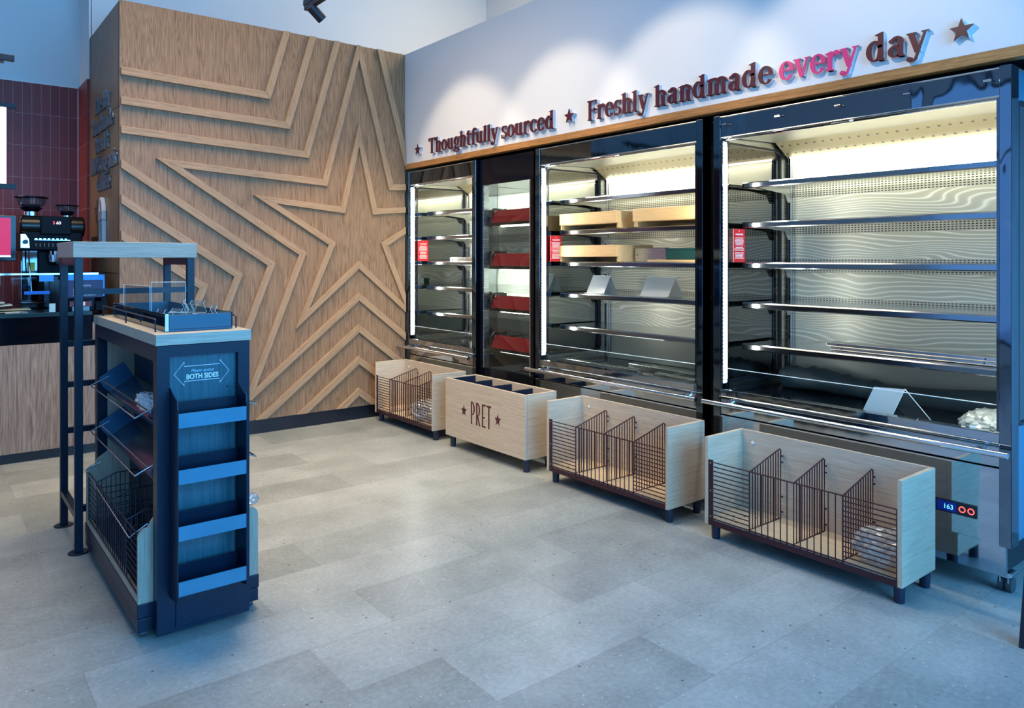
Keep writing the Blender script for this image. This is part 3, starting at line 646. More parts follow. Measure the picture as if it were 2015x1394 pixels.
    for y in (y1-0.010, y0):
        ch = MB(); ch.box(FX+0.011, FX+0.049, y+(0.008 if y > ym else 0.0), y+(0.010 if y > ym else 0.0002), 0.64, 0.655); ch.box(FX+0.049, FX+0.054, y, y+0.010, 0.64, 1.915); ch.box(FX+0.004, FX+0.011, y, y+0.010, 0.64, 1.915)
        build('led_channel', ch, M['darkmirror'], r)
    for yy in (y0+0.02, y1-0.035):
        up = MB().box(3.815, 3.850, yy+0.004, yy+0.010, 0.62, 1.87)
        for dx in (0.0, 0.022): up.box(3.815+dx, 3.828+dx, yy, yy+0.014, 0.62, 1.87)
        build('shelf_upright', up, M['chrome'], r)
    for z in SHELF_Z: shelf(r, y0+0.004, y1-0.018, z)
    build('deck', MB().box(FX+0.05, 3.86, y0, y1, 0.585, 0.597), M['blackgloss'], r)
    build('sill', MB().box(FX+0.002, FX+0.05, y0, y1, 0.585, 0.634), M['mirror'], r, 0.003)
    build('front_glass', MB().box(FX+0.02, FX+0.026, y0, y1, 0.634, 0.738), M['glass'], r)
    build('glass_rim', MB().box(FX+0.0195, FX+0.0265, y0, y1, 0.738, 0.7405), M['acrylic_rim'], r)
    build('upper_apron', MB().box(FX+0.006, FX+0.03, y0, y1, 0.505, 0.583), M['mirror'], r, 0.002)
    ap = build('lower_apron', MB().box(FX+0.004, FX+0.03, y0, y1, 0.212, 0.500), M['mirror'], r, 0.002)
    build('kick_panel', MB().box(FX+0.034, FX+0.05, Y0+0.03, Y1-0.03, 0.083, 0.205), M['mirror'], r)
    build('base_chassis', MB().box(FX+0.05, 3.9, Y0+0.04, Y1-0.04, 0.09, 0.20), M['black'], r)
    rl = MB().tube([(3.145, Y0-0.012, 0.572), (3.145, Y1+0.012, 0.572)], 0.0125, 12)
    rail = build('bumper_rail', rl, M['chrome'], r); smooth_angle(rail)
    for yy in (Y0+0.10, Y1-0.10): build('rail_bracket', MB().tube([(FX+0.004, yy, 0.560), (3.19, yy, 0.578), (3.145, yy, 0.576)], 0.007, 8), M['chrome'], rail)
    for (x, y) in ((3.33, Y0+0.055), (3.33, Y1-0.055), (3.84, Y0+0.055), (3.84, Y1-0.055)): caster(r, x, y)
    return r, ap
case1, _ = case(4.506, 5.512, 'narrow steel display fridge in the corner beside the timber wall')
case2, _ = case(2.460, 3.822, 'middle steel display fridge holding pale wooden trays')
case3, ap3 = case(1.042, 2.392, 'nearest steel display fridge at the right with a lit digital controller', hooks=5)
# controller on the nearest case
ct = build('controller', MB().box(FX-0.001, FX+0.006, 1.160, 1.312, 0.287, 0.338), M['black'], ap3, 0.002)
def ctl(name, mb, mt): 
    o = build(name, mb, mt, case3); return o
ctl('controller_screen', MB().box(FX-0.003, FX-0.001, 1.232, 1.305, 0.293, 0.332), M['lcd'])
for q, yy in enumerate((1.212, 1.180)):
    rg = MB()
    for s_ in ring(yy, 0.312, 0.0125, 0.0125, 0.004, 0.004, 0, 360, 20): rg.prism(s_, 'x', FX-0.003, FX-0.001)
    ctl('lit_button', rg, M['redlamp'])
text_mesh('controller_digits', '163', 0.026, 0.0004, M['lcdtext'], case3, frameX(FX-0.0036, 1.262, 0.303))
# red information cards on the side glass
def card(y, label):
    g = thing('information_card', label, 'card', (3.34, y, 1.284), 'red information cards on the fridge side glass')
    build('card_sheet', MB().box(3.290, 3.390, y-0.003, y-0.001, 1.284, 1.456), M['red'], g)
    tx = MB(); z = 1.415
    text_mesh('card_title', 'ALLERGENS', 0.0125, 0.0002, M['paper'], g, frameY(3.34, y-0.0034, 1.424), bold=0.0003)
    for k in range(14):
        z -= 0.0072 if k not in (6, 9) else 0.013
        wdt = random.uniform(0.030, 0.042); x = 3.34 - wdt
        while x < 3.34 + wdt:
            l = random.uniform(0.004, 0.012); tx.box(x, min(x+l, 3.34+wdt), y-0.0036, y-0.003, z, z+0.0034); x += l + 0.0018
    build('card_text', tx, M['paper'], g)
    build('card_mark', MB().prism([(3.34+a, 1.446+b) for a, b in star2d(0.004)], 'y', y-0.0036, y-0.003), M['paper'], g)
card(5.440, 'red information card on the side glass of the corner fridge')
card(3.752, 'red information card on the side glass of the middle fridge')
card(2.322, 'red information card on the side glass of the nearest fridge')

# black heated cabinet between the fridges
def hot():
    Y0, Y1 = 3.876, 4.500
    r = thing('heated_display_cabinet', 'tall black cabinet with four red fronted shelves between two fridges', 'display cabinet', (3.25, 4.19, 0))
    x = 3.25
    build('header_panel', MB().box(x, 3.95, Y0, Y1, 1.842, 2.035), M['blackgloss'], r, 0.003)
    for a, b in ((Y0, Y0+0.035), (Y1-0.035, Y1)): build('post', MB().box(x, x+0.06, a, b, 0.10, 1.842), M['blackgloss'], r, 0.002)
    for a, b in ((Y0+0.036, Y0+0.05), (Y1-0.05, Y1-0.036)): build('post_lining', MB().box(x+0.005, x+0.05, a, b, 0.50, 1.84), M['brushed'], r)
    build('lower_panel', MB().box(x+0.01, x+0.04, Y0+0.035, Y1-0.035, 0.09, 0.50), M['blackgloss'], r)
    build('base_chassis', MB().box(x+0.05, 3.93, Y0+0.01, Y1-0.01, 0.0, 0.49), M['black'], r)
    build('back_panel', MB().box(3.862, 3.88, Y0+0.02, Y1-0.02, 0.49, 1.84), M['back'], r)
    for a in (Y0+0.004, Y1-0.014): build('side_panel', MB().box(x+0.06, 3.90, a, a+0.010, 0.49, 1.84), M['mirror'], r)
    build('front_glass', MB().box(x+0.012, x+0.017, Y0+0.036, Y1-0.036, 0.50, 1.838), M['glass'], r)
    for z in (1.655, 1.340, 1.035, 0.745):
        sh = build('shelf', MB().box(3.33, 3.85, Y0+0.055, Y1-0.116, z-0.055, z-0.040), M['mirror'], r)
        f = MB().prism([(3.270, z-0.090), (3.290, z-0.090), (3.330, z-0.005), (3.310, z)], 'y', Y0+0.05, Y1-0.115); build('red_front', f, M['redpanel'], sh)
        e = MB()
        e.prism([(3.268, z-0.112), (3.42, z-0.112), (3.42, z+0.018), (3.300, z+0.018), (3.274, z-0.01)], 'y', Y1-0.115, Y1-0.095); build('shelf_end', e, M['blackgloss'], sh, 0.004)
        build('shelf_front_trim', MB().box(3.270, 3.300, Y0+0.05, Y1-0.115, z-0.112, z-0.0905), M['blackgloss'], sh)
        build('shelf_light', MB().box(3.31, 3.33, Y0+0.06, Y1-0.18, z-0.122, z-0.112), M['ledbar'], sh)
        build('shelf_knob', MB().tube([(3.312, Y1-0.14, z-0.012), (3.290, Y1-0.14, z-0.008)], 0.006, 8), M['chrome'], sh)
    L = area('cabinet_lamp_glow', (3.55, 4.19, 1.835), (0.6, 0, -1), 0.5, 0.05, 14, (1.0, 0.97, 0.85)); L.parent = r; L.location = Vector(L.location) - Vector(r.location)
    L = area('cabinet_lamp_low', (3.60, 4.19, 1.22), (0.6, 0, -1), 0.5, 0.05, 11, (1.0, 0.97, 0.85)); L.parent = r; L.location = Vector(L.location) - Vector(r.location)
hot()

# ---------------------------------------------------------------- things on the fridge shelves
zs = SHELF_Z
def crate(x0, x1, y0, y1, z, label):
    r = thing('wooden_tray', label, 'tray', ((x0+x1)/2, (y0+y1)/2, z), 'pale wooden trays in the middle fridge')
    build('tray_front', MB().box(x0, x0+0.012, y0+0.0, y1, z+0.032, z+0.105), M['crate'], r, 0.001)
    for y in (y0, y1-0.012): build('tray_end', MB().prism([(x0+0.0125, z), (x1, z), (x1, z+0.105), (x0+0.0125, z+0.105)], 'y', y, y+0.012), M['crate'], r)
    build('tray_back', MB().box(x1-0.012, x1, y0+0.0125, y1-0.0125, z, z+0.09), M['crate'], r)
    build('tray_base', MB().box(x0+0.03, x1-0.013, y0+0.0125, y1-0.0125, z+0.030, z+0.036), M['crate'], r)
crate(3.365, 3.70, 3.215, 3.742, zs[1]+0.0025, 'pale wooden tray at the left of the second shelf in the middle fridge')
crate(3.365, 3.70, 2.56, 3.085, zs[1]+0.0025, 'pale wooden tray at the right of the second shelf in the middle fridge')
crate(3.365, 3.70, 3.215, 3.748, zs[2]+0.0025, 'pale wooden tray at the left of the third shelf in the middle fridge')
r = thing('low_wooden_board_tray', 'low pale wooden board tray at the right of the third shelf in the middle fridge', 'tray', (3.55, 2.75, zs[2]+0.0025))
z = zs[2]+0.0025; build('tray_board', MB().box(3.40, 3.72, 2.54, 3.00, z, z+0.012), M['crate'], r, 0.001); build('tray_wall', MB().box(3.705, 3.72, 2.54, 3.00, z+0.0125, z+0.05), M['crate'], r)
g = thing('dark_green_box', 'dark green plastic box on the board tray in the middle fridge', 'box', (3.52, 2.74, z+0.013))
bxm = MB(); bxm.box(3.45, 3.453, 2.56, 2.90, z+0.0125, z+0.078).box(3.60, 3.603, 2.56, 2.90, z+0.0125, z+0.078).box(3.453, 3.60, 2.56, 2.563, z+0.0125, z+0.078).box(3.453, 3.60, 2.897, 2.90, z+0.0125, z+0.078).box(3.453, 3.60, 2.563, 2.897, z+0.0125, z+0.016)
build('box_body', bxm, M['green'], g); build('box_rim', MB().box(3.446, 3.450, 2.556, 2.904, z+0.072, z+0.080), M['green'], g)
def strip_bar(x, y0, y1, z, label, skew=0.0, w=0.05, h=0.028, cx=None):
    g = thing('steel_shelf_strip', label, 'metal strip', (x, (y0+y1)/2, z), 'loose steel shelf edging strips')
    m = MB(); m.add([(x, y0, z), (x+w, y0, z), (x+w+skew, y1, z), (x+skew, y1, z), (x, y0, z+h), (x+w, y0, z+h), (x+w+skew, y1, z+h), (x+skew, y1, z+h)], [(3,2,1,0),(4,5,6,7),(0,1,5,4),(1,2,6,5),(2,3,7,6),(3,0,4,7)])
    build('strip_profile', m, M['brushed'], g, 0.003)
    hl = MB()
    for t in (0.08, 0.92): hl.tube([(x+skew*t-0.0015, y0+(y1-y0)*t, z+h/2), (x+skew*t+0.001, y0+(y1-y0)*t, z+h/2)], 0.004, 8)
    build('strip_rivets', hl, M['black'], g)
strip_bar(3.50, 2.92, 3.19, z, 'steel strip standing on the third shelf beside the left tray of the middle fridge', 0, 0.006, 0.085)
strip_bar(3.46, 1.16, 1.90, zs[4]+0.0025, 'lower of two steel strips stacked on the lowest shelf of the nearest fridge', 0.02, 0.07, 0.017)
strip_bar(3.45, 1.15, 1.915, zs[4]+0.0205, 'upper of two steel strips stacked on the lowest shelf of the nearest fridge', 0.02, 0.075, 0.019)
strip_bar(3.34, 3.02, 3.70, 0.598, 'long steel strip lying at the left on the deck of the middle fridge', 0.03, 0.05, 0.04)
strip_bar(3.50, 2.58, 3.30, 0.598, 'long steel strip lying at the back on the deck of the middle fridge', 0.06, 0.06, 0.035)
strip_bar(3.36, 2.56, 2.95, 0.598, 'short steel strip nearest the sill on the deck of the middle fridge', 0.04, 0.05, 0.03)
strip_bar(3.42, 4.70, 5.15, zs[2]+0.0025, 'pale steel strip on the third shelf of the corner fridge', 0, 0.04, 0.03)
def easel(x, y, z, w, h, label, mat='frost', lean=0.32, name='acrylic_card_stand'):
    g = thing(name, label, 'display stand', (x, y, z), 'small acrylic card stands in the fridges')
    # tent: front sheet leaning back, rear leg, small toe ledge
    t = 0.003; a = h*lean
    def sheet(p, q, nm):
        m = MB(); m.prism([(p[0], p[1]), (p[0]+t, p[1]), (q[0]+t, q[1]), (q[0], q[1])], 'y', y-w/2, y+w/2); build(nm, m, M[mat], g)
    sheet((x-a, z), (x, z+h), 'front_sheet'); sheet((x+a, z), (x+t, z+h), 'rear_sheet')
    build('toe_ledge', MB().box(x-a-0.018, x-a, y-w/2, y+w/2, z, z+0.004), M[mat], g)
    build('top_edge', MB().box(x-0.001, x+2*t, y-w/2, y+w/2, z+h, z+h+0.002), M['acrylic_rim'], g)
easel(3.55, 3.53, zs[3]+0.001, 0.16, 0.115, 'grey acrylic tent stand at the left of the fourth shelf in the middle fridge', 'frost', 0.55)
easel(3.55, 3.02, zs[3]+0.001, 0.22, 0.115, 'wide grey acrylic tent stand at the centre of the fourth shelf in the middle fridge', 'frost', 0.60)
# A-shaped acrylic stand on the deck of the nearest case: its open side faces the camera
g = thing('acrylic_easel', 'pale acrylic A shaped easel standing on the deck of the nearest fridge', 'display stand', (3.33, 1.50, 0.598))
def quad_sheet(P, t, nm, mat):
    m = MB(); n = (Vector(P[1])-Vector(P[0])).cross(Vector(P[3])-Vector(P[0])).normalized()*t
    m.add([tuple(Vector(p)) for p in P]+[tuple(Vector(p)+n) for p in P], [(3,2,1,0),(4,5,6,7),(0,1,5,4),(1,2,6,5),(2,3,7,6),(3,0,4,7)]); return build(nm, m, mat, g)
quad_sheet([(3.30,1.66,0.600),(3.34,1.545,0.600),(3.375,1.500,0.730),(3.335,1.615,0.730)], 0.003, 'front_sheet', M['frost'])
quad_sheet([(3.44,1.42,0.600),(3.41,1.50,0.600),(3.335,1.615,0.730),(3.375,1.500,0.730)], 0.003, 'rear_sheet', M['acrylic'])
build('sheet_edge', MB().tube([(3.34,1.545,0.600),(3.375,1.500,0.731)], 0.002).tube([(3.375,1.500,0.731),(3.44,1.42,0.600)], 0.002).tube([(3.30,1.66,0.604),(3.285,1.665,0.606),(3.325,1.55,0.606),(3.34,1.545,0.602)], 0.002), M['acrylic_rim'], g)

def crumple(name, label, cat, c, rad, mat, seed, amp=0.45, sub=4, squash=(1,1,1), group=None, parent=None, zmin=None):
    rr = random.Random(seed); bm = bmesh.new(); bmesh.ops.create_icosphere(bm, subdivisions=sub, radius=1.0)
    dirs = [(Vector((rr.gauss(0,1), rr.gauss(0,1), rr.gauss(0,1))).normalized(), rr.uniform(4, 14), rr.uniform(0, 6.28), rr.uniform(0.3, 1)) for _ in range(26)]
    for v in bm.verts:
        p = v.co.copy(); d = 0
        for (a, f, ph, wt) in dirs: d += wt*abs(math.sin(f*p.dot(a)+ph))
        k = 1 - amp + amp*2*(d/14.0)
        v.co = Vector((p.x*rad*squash[0]*k, p.y*rad*squash[1]*k, p.z*rad*squash[2]*k)) + Vector(c)
        if zmin is not None and v.co.z < zmin: v.co.z = zmin + (zmin - v.co.z)*0.02
    me = bpy.data.meshes.new(name)
    bm.to_mesh(me); bm.free(); me.materials.append(mat)
    o = bpy.data.objects.new(name, me); COL.objects.link(o)
    if parent is None: tag(o, label, cat, group)
    return o
crumple('plastic_bag', 'crumpled clear plastic bag on the deck at the right end of the nearest fridge', 'plastic bag', (3.40, 1.175, 0.628), 0.075, M['bag'], 3, 0.6, 4, (1.2,1.0,0.6), 'crumpled clear plastic bags', None, 0.599)
# rolled dark night blind lying on the deck of the nearest case
g = MB(); pts = []
rr = random.Random(8); n = 46
vs = []; fs = []
for i in range(n):
    t = i/(n-1); y = 2.30 - t*1.19; cx = 3.735 + 0.012*math.sin(t*9) ; fl = 1 if t > 0.45 else 0
    cz0 = 0.598; R = 0.052 + 0.008*math.sin(t*7+1) + (0.004*rr.uniform(-1,1) if t < 0.5 else 0.0)
    for j in range(20):
        a = 2*math.pi*j/20; k = 1 + ((0.11*math.sin(3*a+t*22) + 0.06*math.sin(5*a-t*31)) * max(0, 1-1.7*t))
        xx = cx + R*1.15*k*math.cos(a); zz = cz0 + R*1.0 + R*k*math.sin(a); zz = max(zz, cz0)
        vs.append((xx, y, zz))
for i in range(n-1):
    for j in range(20): fs.append((i*20+j, i*20+(j+1) % 20, (i+1)*20+(j+1) % 20, (i+1)*20+j))
fs += [tuple(range(20)), tuple((n-1)*20+j for j in reversed(range(20)))]
g.add(vs, fs); tag(build('rolled_blind', g, M['tarp'], None, 0, True), 'dark grey fabric roll lying along the back of the nearest fridge deck', 'fabric roll')
# small white bottle cap/light object on the third shelf of the nearest case
g = thing('white_sensor', 'small white sensor block at the right end of the third shelf in the nearest fridge', 'sensor', (3.45, 1.12, zs[2]+0.002))
build('sensor_body', MB().box(3.42, 3.47, 1.105, 1.150, zs[2]+0.012, zs[2]+0.046), M['paper'], g, 0.005); build('sensor_base', MB().box(3.415, 3.475, 1.103, 1.148, zs[2]+0.002, zs[2]+0.0115), M['paper'], g)
g = thing('small_dark_box', 'small dark box on the fourth shelf of the corner fridge', 'box', (3.6, 5.0, zs[3]+0.001))
build('box_body', MB().box(3.60, 3.66, 5.06, 5.14, zs[3]+0.001, zs[3]+0.045), M['green'], g, 0.003); build('box_lid', MB().box(3.597, 3.663, 5.057, 5.143, zs[3]+0.046, zs[3]+0.055), M['green'], g)
g = thing('small_white_box', 'small pale box on the fourth shelf of the corner fridge, by the upright', 'box', (3.72, 4.9, zs[3]+0.001))
build('box_body', MB().box(3.70, 3.76, 4.87, 4.93, zs[3]+0.001, zs[3]+0.07), M['paper'], g, 0.003); build('box_lid', MB().box(3.697, 3.763, 4.867, 4.933, zs[3]+0.071, zs[3]+0.080), M['paper'], g)

# ---------------------------------------------------------------- wooden bins in front of the cases
def leg_part(root, x, y, h=0.072, r=0.021):
    m = MB().lathe(x, y, [(r*0.86, 0.0), (r*0.9, 0.003), (r, h*0.9), (r, h)], 20); smooth_angle(build('leg', m, M['navy2'], root))
def wire_basket(Y0, Y1, label):
    r = thing('wire_front_bin', label, 'wooden bin', (3.0, (Y0+Y1)/2, 0), 'pale wooden bins with maroon wire fronts')
    xf, xb, t = 2.862, 3.148, 0.018; z0, z1 = 0.072, 0.474
    build('end_panel', MB().box(xf, xb, Y0, Y0+t, z0, z1), M['pale_x'], r, 0.0015); build('end_panel', MB().box(xf, xb, Y1-t, Y1, z0, z1), M['pale_x'], r, 0.0015)
    bp = build('back_panel', MB().box(xb-t, xb-0.0005, Y0+t+0.0005, Y1-t-0.0005, z0, z1), M['pale'], r)
    build('base_board', MB().box(xf+0.012, xb-t-0.001, Y0+t+0.001, Y1-t-0.001, z0+0.014, z0+0.030), M['pale_in'], r)
    hb = MB()
    for i, (dx, dy) in enumerate(((0.035,0.04),(0.06,0.09),(0.035,0.12),(0.10,0.06),(0.13,0.10),(0.16,0.14),(0.04,Y1-Y0-0.07))):
        hb.lathe(xf+0.012+dx, Y1-t-dy, [(0.006, z0+0.0300), (0.006, z0+0.0306)], 10)
    build('base_holes', hb, M['black'], r)
    for (yy, zz) in ((Y1-t-0.06, z1-0.055),): build('bolt_cap', MB().tube([(xb-t-0.0005, yy, zz), (xb-t-0.004, yy, zz)], 0.008, 14), M['paper'], bp)
    ya, yb = Y0+t+0.002, Y1-t-0.002; xw = xf+0.010; zt, zb = 0.360, z0+0.028
    build('front_tray', MB().box(xf+0.002, xf+0.014, ya, yb, z0-0.002, z0+0.020).box(xf+0.014, xb-t-0.002, ya, yb, z0-0.003, z0+0.0005), M['maroon'], r)
    st = build('mounting_strip', MB().box(xf+0.002, xf+0.005, yb-0.026, yb, z0+0.020, zt+0.012), M['maroon'], r, 0.001)
    sc = MB()
    for zz in (zb+0.012, (zb+zt)/2, zt-0.002): sc.tube([(xf+0.002, yb-0.013, zz), (xf-0.0005, yb-0.013, zz)], 0.0032, 8)
    build('strip_screws', sc, M['chrome'], st)
    wr = 0.0027; L = yb-ya; q = [yb - L*k/4 for k in range(5)]
    for k, (a, b) in enumerate(((q[0]-0.024, q[1]), (q[3], q[4]+0.003))):
        m = MB()
        for i in range(14): zz = zb + (zt-zb)*i/13; m.tube([(xw, a, zz), (xw, b, zz)], wr, 6)
        m.tube([(xw, b if k == 0 else a, zb-0.006), (xw, b if k == 0 else a, zt+0.001)], wr*1.3, 6)
        if k == 1: m.tube([(xw, b, zb-0.006), (xw, b, zt)], wr*1.3, 6)
        build('wire_grille', m, M['maroon'], r)
    m = MB(); m.tube([(xw, q[1], zt), (xw, q[3], zt)], wr*1.2, 6); m.tube([(xw, q[1], zb), (xw, q[3], zb)], wr*1.1, 6)
    for i in range(15): yy = q[1] + (q[3]-q[1])*i/14; m.tube([(xw, yy, z0+0.015), (xw, yy, zt)], wr, 6)
    build('wire_grille', m, M['maroon'], r)
    for k in (1, 2, 3):
        yy = q[k]; m = MB(); xa, xc = xw+0.003, xb-t-0.012; zr = 0.424
        m.tube([(xa, yy, zt), (xc-0.010, yy, zr), (xc, yy, zr-0.008), (xc, yy, zb+0.004), (xa, yy, zb+0.001)], wr*1.25, 6)
        for i in range(1, 12):
            u = i/12; xx = xa + (xc-xa)*u; m.tube([(xx, yy, zb+0.002), (xx, yy, zt+(zr-zt)*u)], wr, 6)
        for zz in (zb+0.03, zb+0.10, zt-0.0, zr-0.035): m.tube([(xc, yy, zz), (xb-t-0.002, yy-0.004, zz)], wr*1.4, 6)
        build('wire_divider', m, M['maroon'], r)
    for x in (xf+0.045, xb-0.045+0.02):
        for y in (Y0+0.03, Y1-0.03): leg_part(r, x, y, z0)
    return r
wire_basket(1.282, 2.175, 'nearest pale wooden bin with maroon wire front, before the right hand fridge')
wire_basket(2.392, 3.294, 'pale wooden bin with maroon wire front, before the middle fridge')
wire_basket(4.528, 5.395, 'farthest pale wooden bin with maroon wire front, against the timber wall')
def bag_in(y, z, seed, label, mat='bag', s=0.07, sq=(1,1,1), x=2.98):
    crumple('plastic_bag', label, 'plastic bag', (x, y, z), s, M[mat], seed, 0.62, 4, sq, 'crumpled clear plastic bags', None, 0.1035)
bag_in(1.41, 0.165, 11, 'crumpled clear plastic bag in the right end of the nearest wire fronted bin', s=0.095, sq=(0.9,0.95,0.6))
bag_in(4.78, 0.165, 12, 'crumpled clear plastic bag in the farthest wire fronted bin', s=0.11, sq=(0.8,1.2,0.6))
# printed bin
def pret():
    Y0, Y1, xf, xb, t = 3.494, 4.364, 2.862, 3.118, 0.018; z0, z1 = 0.082, 0.476
    r = thing('divided_bin', 'pale wooden bin printed with the word PRET between two stars', 'wooden bin', (2.99, (Y0+Y1)/2, 0))
    fp = build('front_panel', MB().box(xf, xf+t, Y0, Y1, z0, z1), M['pale'], r, 0.0015); build('back_panel', MB().box(xb-t, xb, Y0, Y1, z0, z1), M['pale'], r, 0.0015)
    for a in (Y0, Y1-t): build('end_panel', MB().box(xf+t+0.0005, xb-t-0.0005, a, a+t, z0, z1-0.001), M['pale_x'], r)
    build('base_board', MB().box(xf+t+0.0005, xb-t-0.0005, Y0+t+0.001, Y1-t-0.001, z0, z0+0.015), M['pale_in'], r)
    for k in range(1, 4):
        y = Y0 + (Y1-Y0)*k/4; build('divider', MB().box(xf+t+0.001, xb-t-0.001, y-0.008, y+0.008, z0+0.016, z1-0.012), M['navy'], r)
    for a in (Y0+t+0.001, Y1-t-0.007): build('end_liner', MB().box(xf+t+0.001, xb-t-0.001, a, a+0.006, z1-0.13, z1-0.006), M['navy'], r)
    for x in (xf+0.04, xb-0.04):
        for y in (Y0+0.035, Y1-0.035): leg_part(r, x, y, z0)
    # deco lettering P R E T: tall thin strokes
    h = 0.148; zb = 0.208; w = 0.0135
    def pr(polys, u0, nm):
        m = MB()
        for i, p in enumerate(polys): m.prism([(u0 - a, zb + b) for a, b in p], 'x', xf-0.0012-0.00004*i, xf-0.0002)
        build(nm, m, M['maroon_ink'], r)
    def R(a, b, c, d): return [(a,c),(b,c),(b,d),(a,d)]
    P_ = [R(0,w,0,h)] + ring(w, h*0.70, 0.030, h*0.30, w, 0.008, -90, 90, 40)
    R_ = P_ + [[(w, h*0.42), (w+0.010, h*0.42), (0.046, 0), (0.033, 0)]]
    E_ = [R(0,w,0,h), R(0,0.040,0,0.010), R(0,0.040,h-0.010,h), R(0,0.034,h*0.40,h*0.40+0.009)]
    T_ = [R(0.016,0.016+w,0,h), R(0,0.046,h-0.012,h)]
    for p, u, nm in ((P_, 4.058, 'letter'), (R_, 3.999, 'letter'), (E_, 3.934, 'letter'), (T_, 3.882, 'letter')): pr(p, u, nm)
    for y, z in ((4.140, 0.282), (3.765, 0.280)):
        build('printed_star', MB().prism([(y+a*0.85, z+b) for a, b in star2d(0.040)], 'x', xf-0.0012, xf-0.0002), M['maroon_ink'], r)
pret()

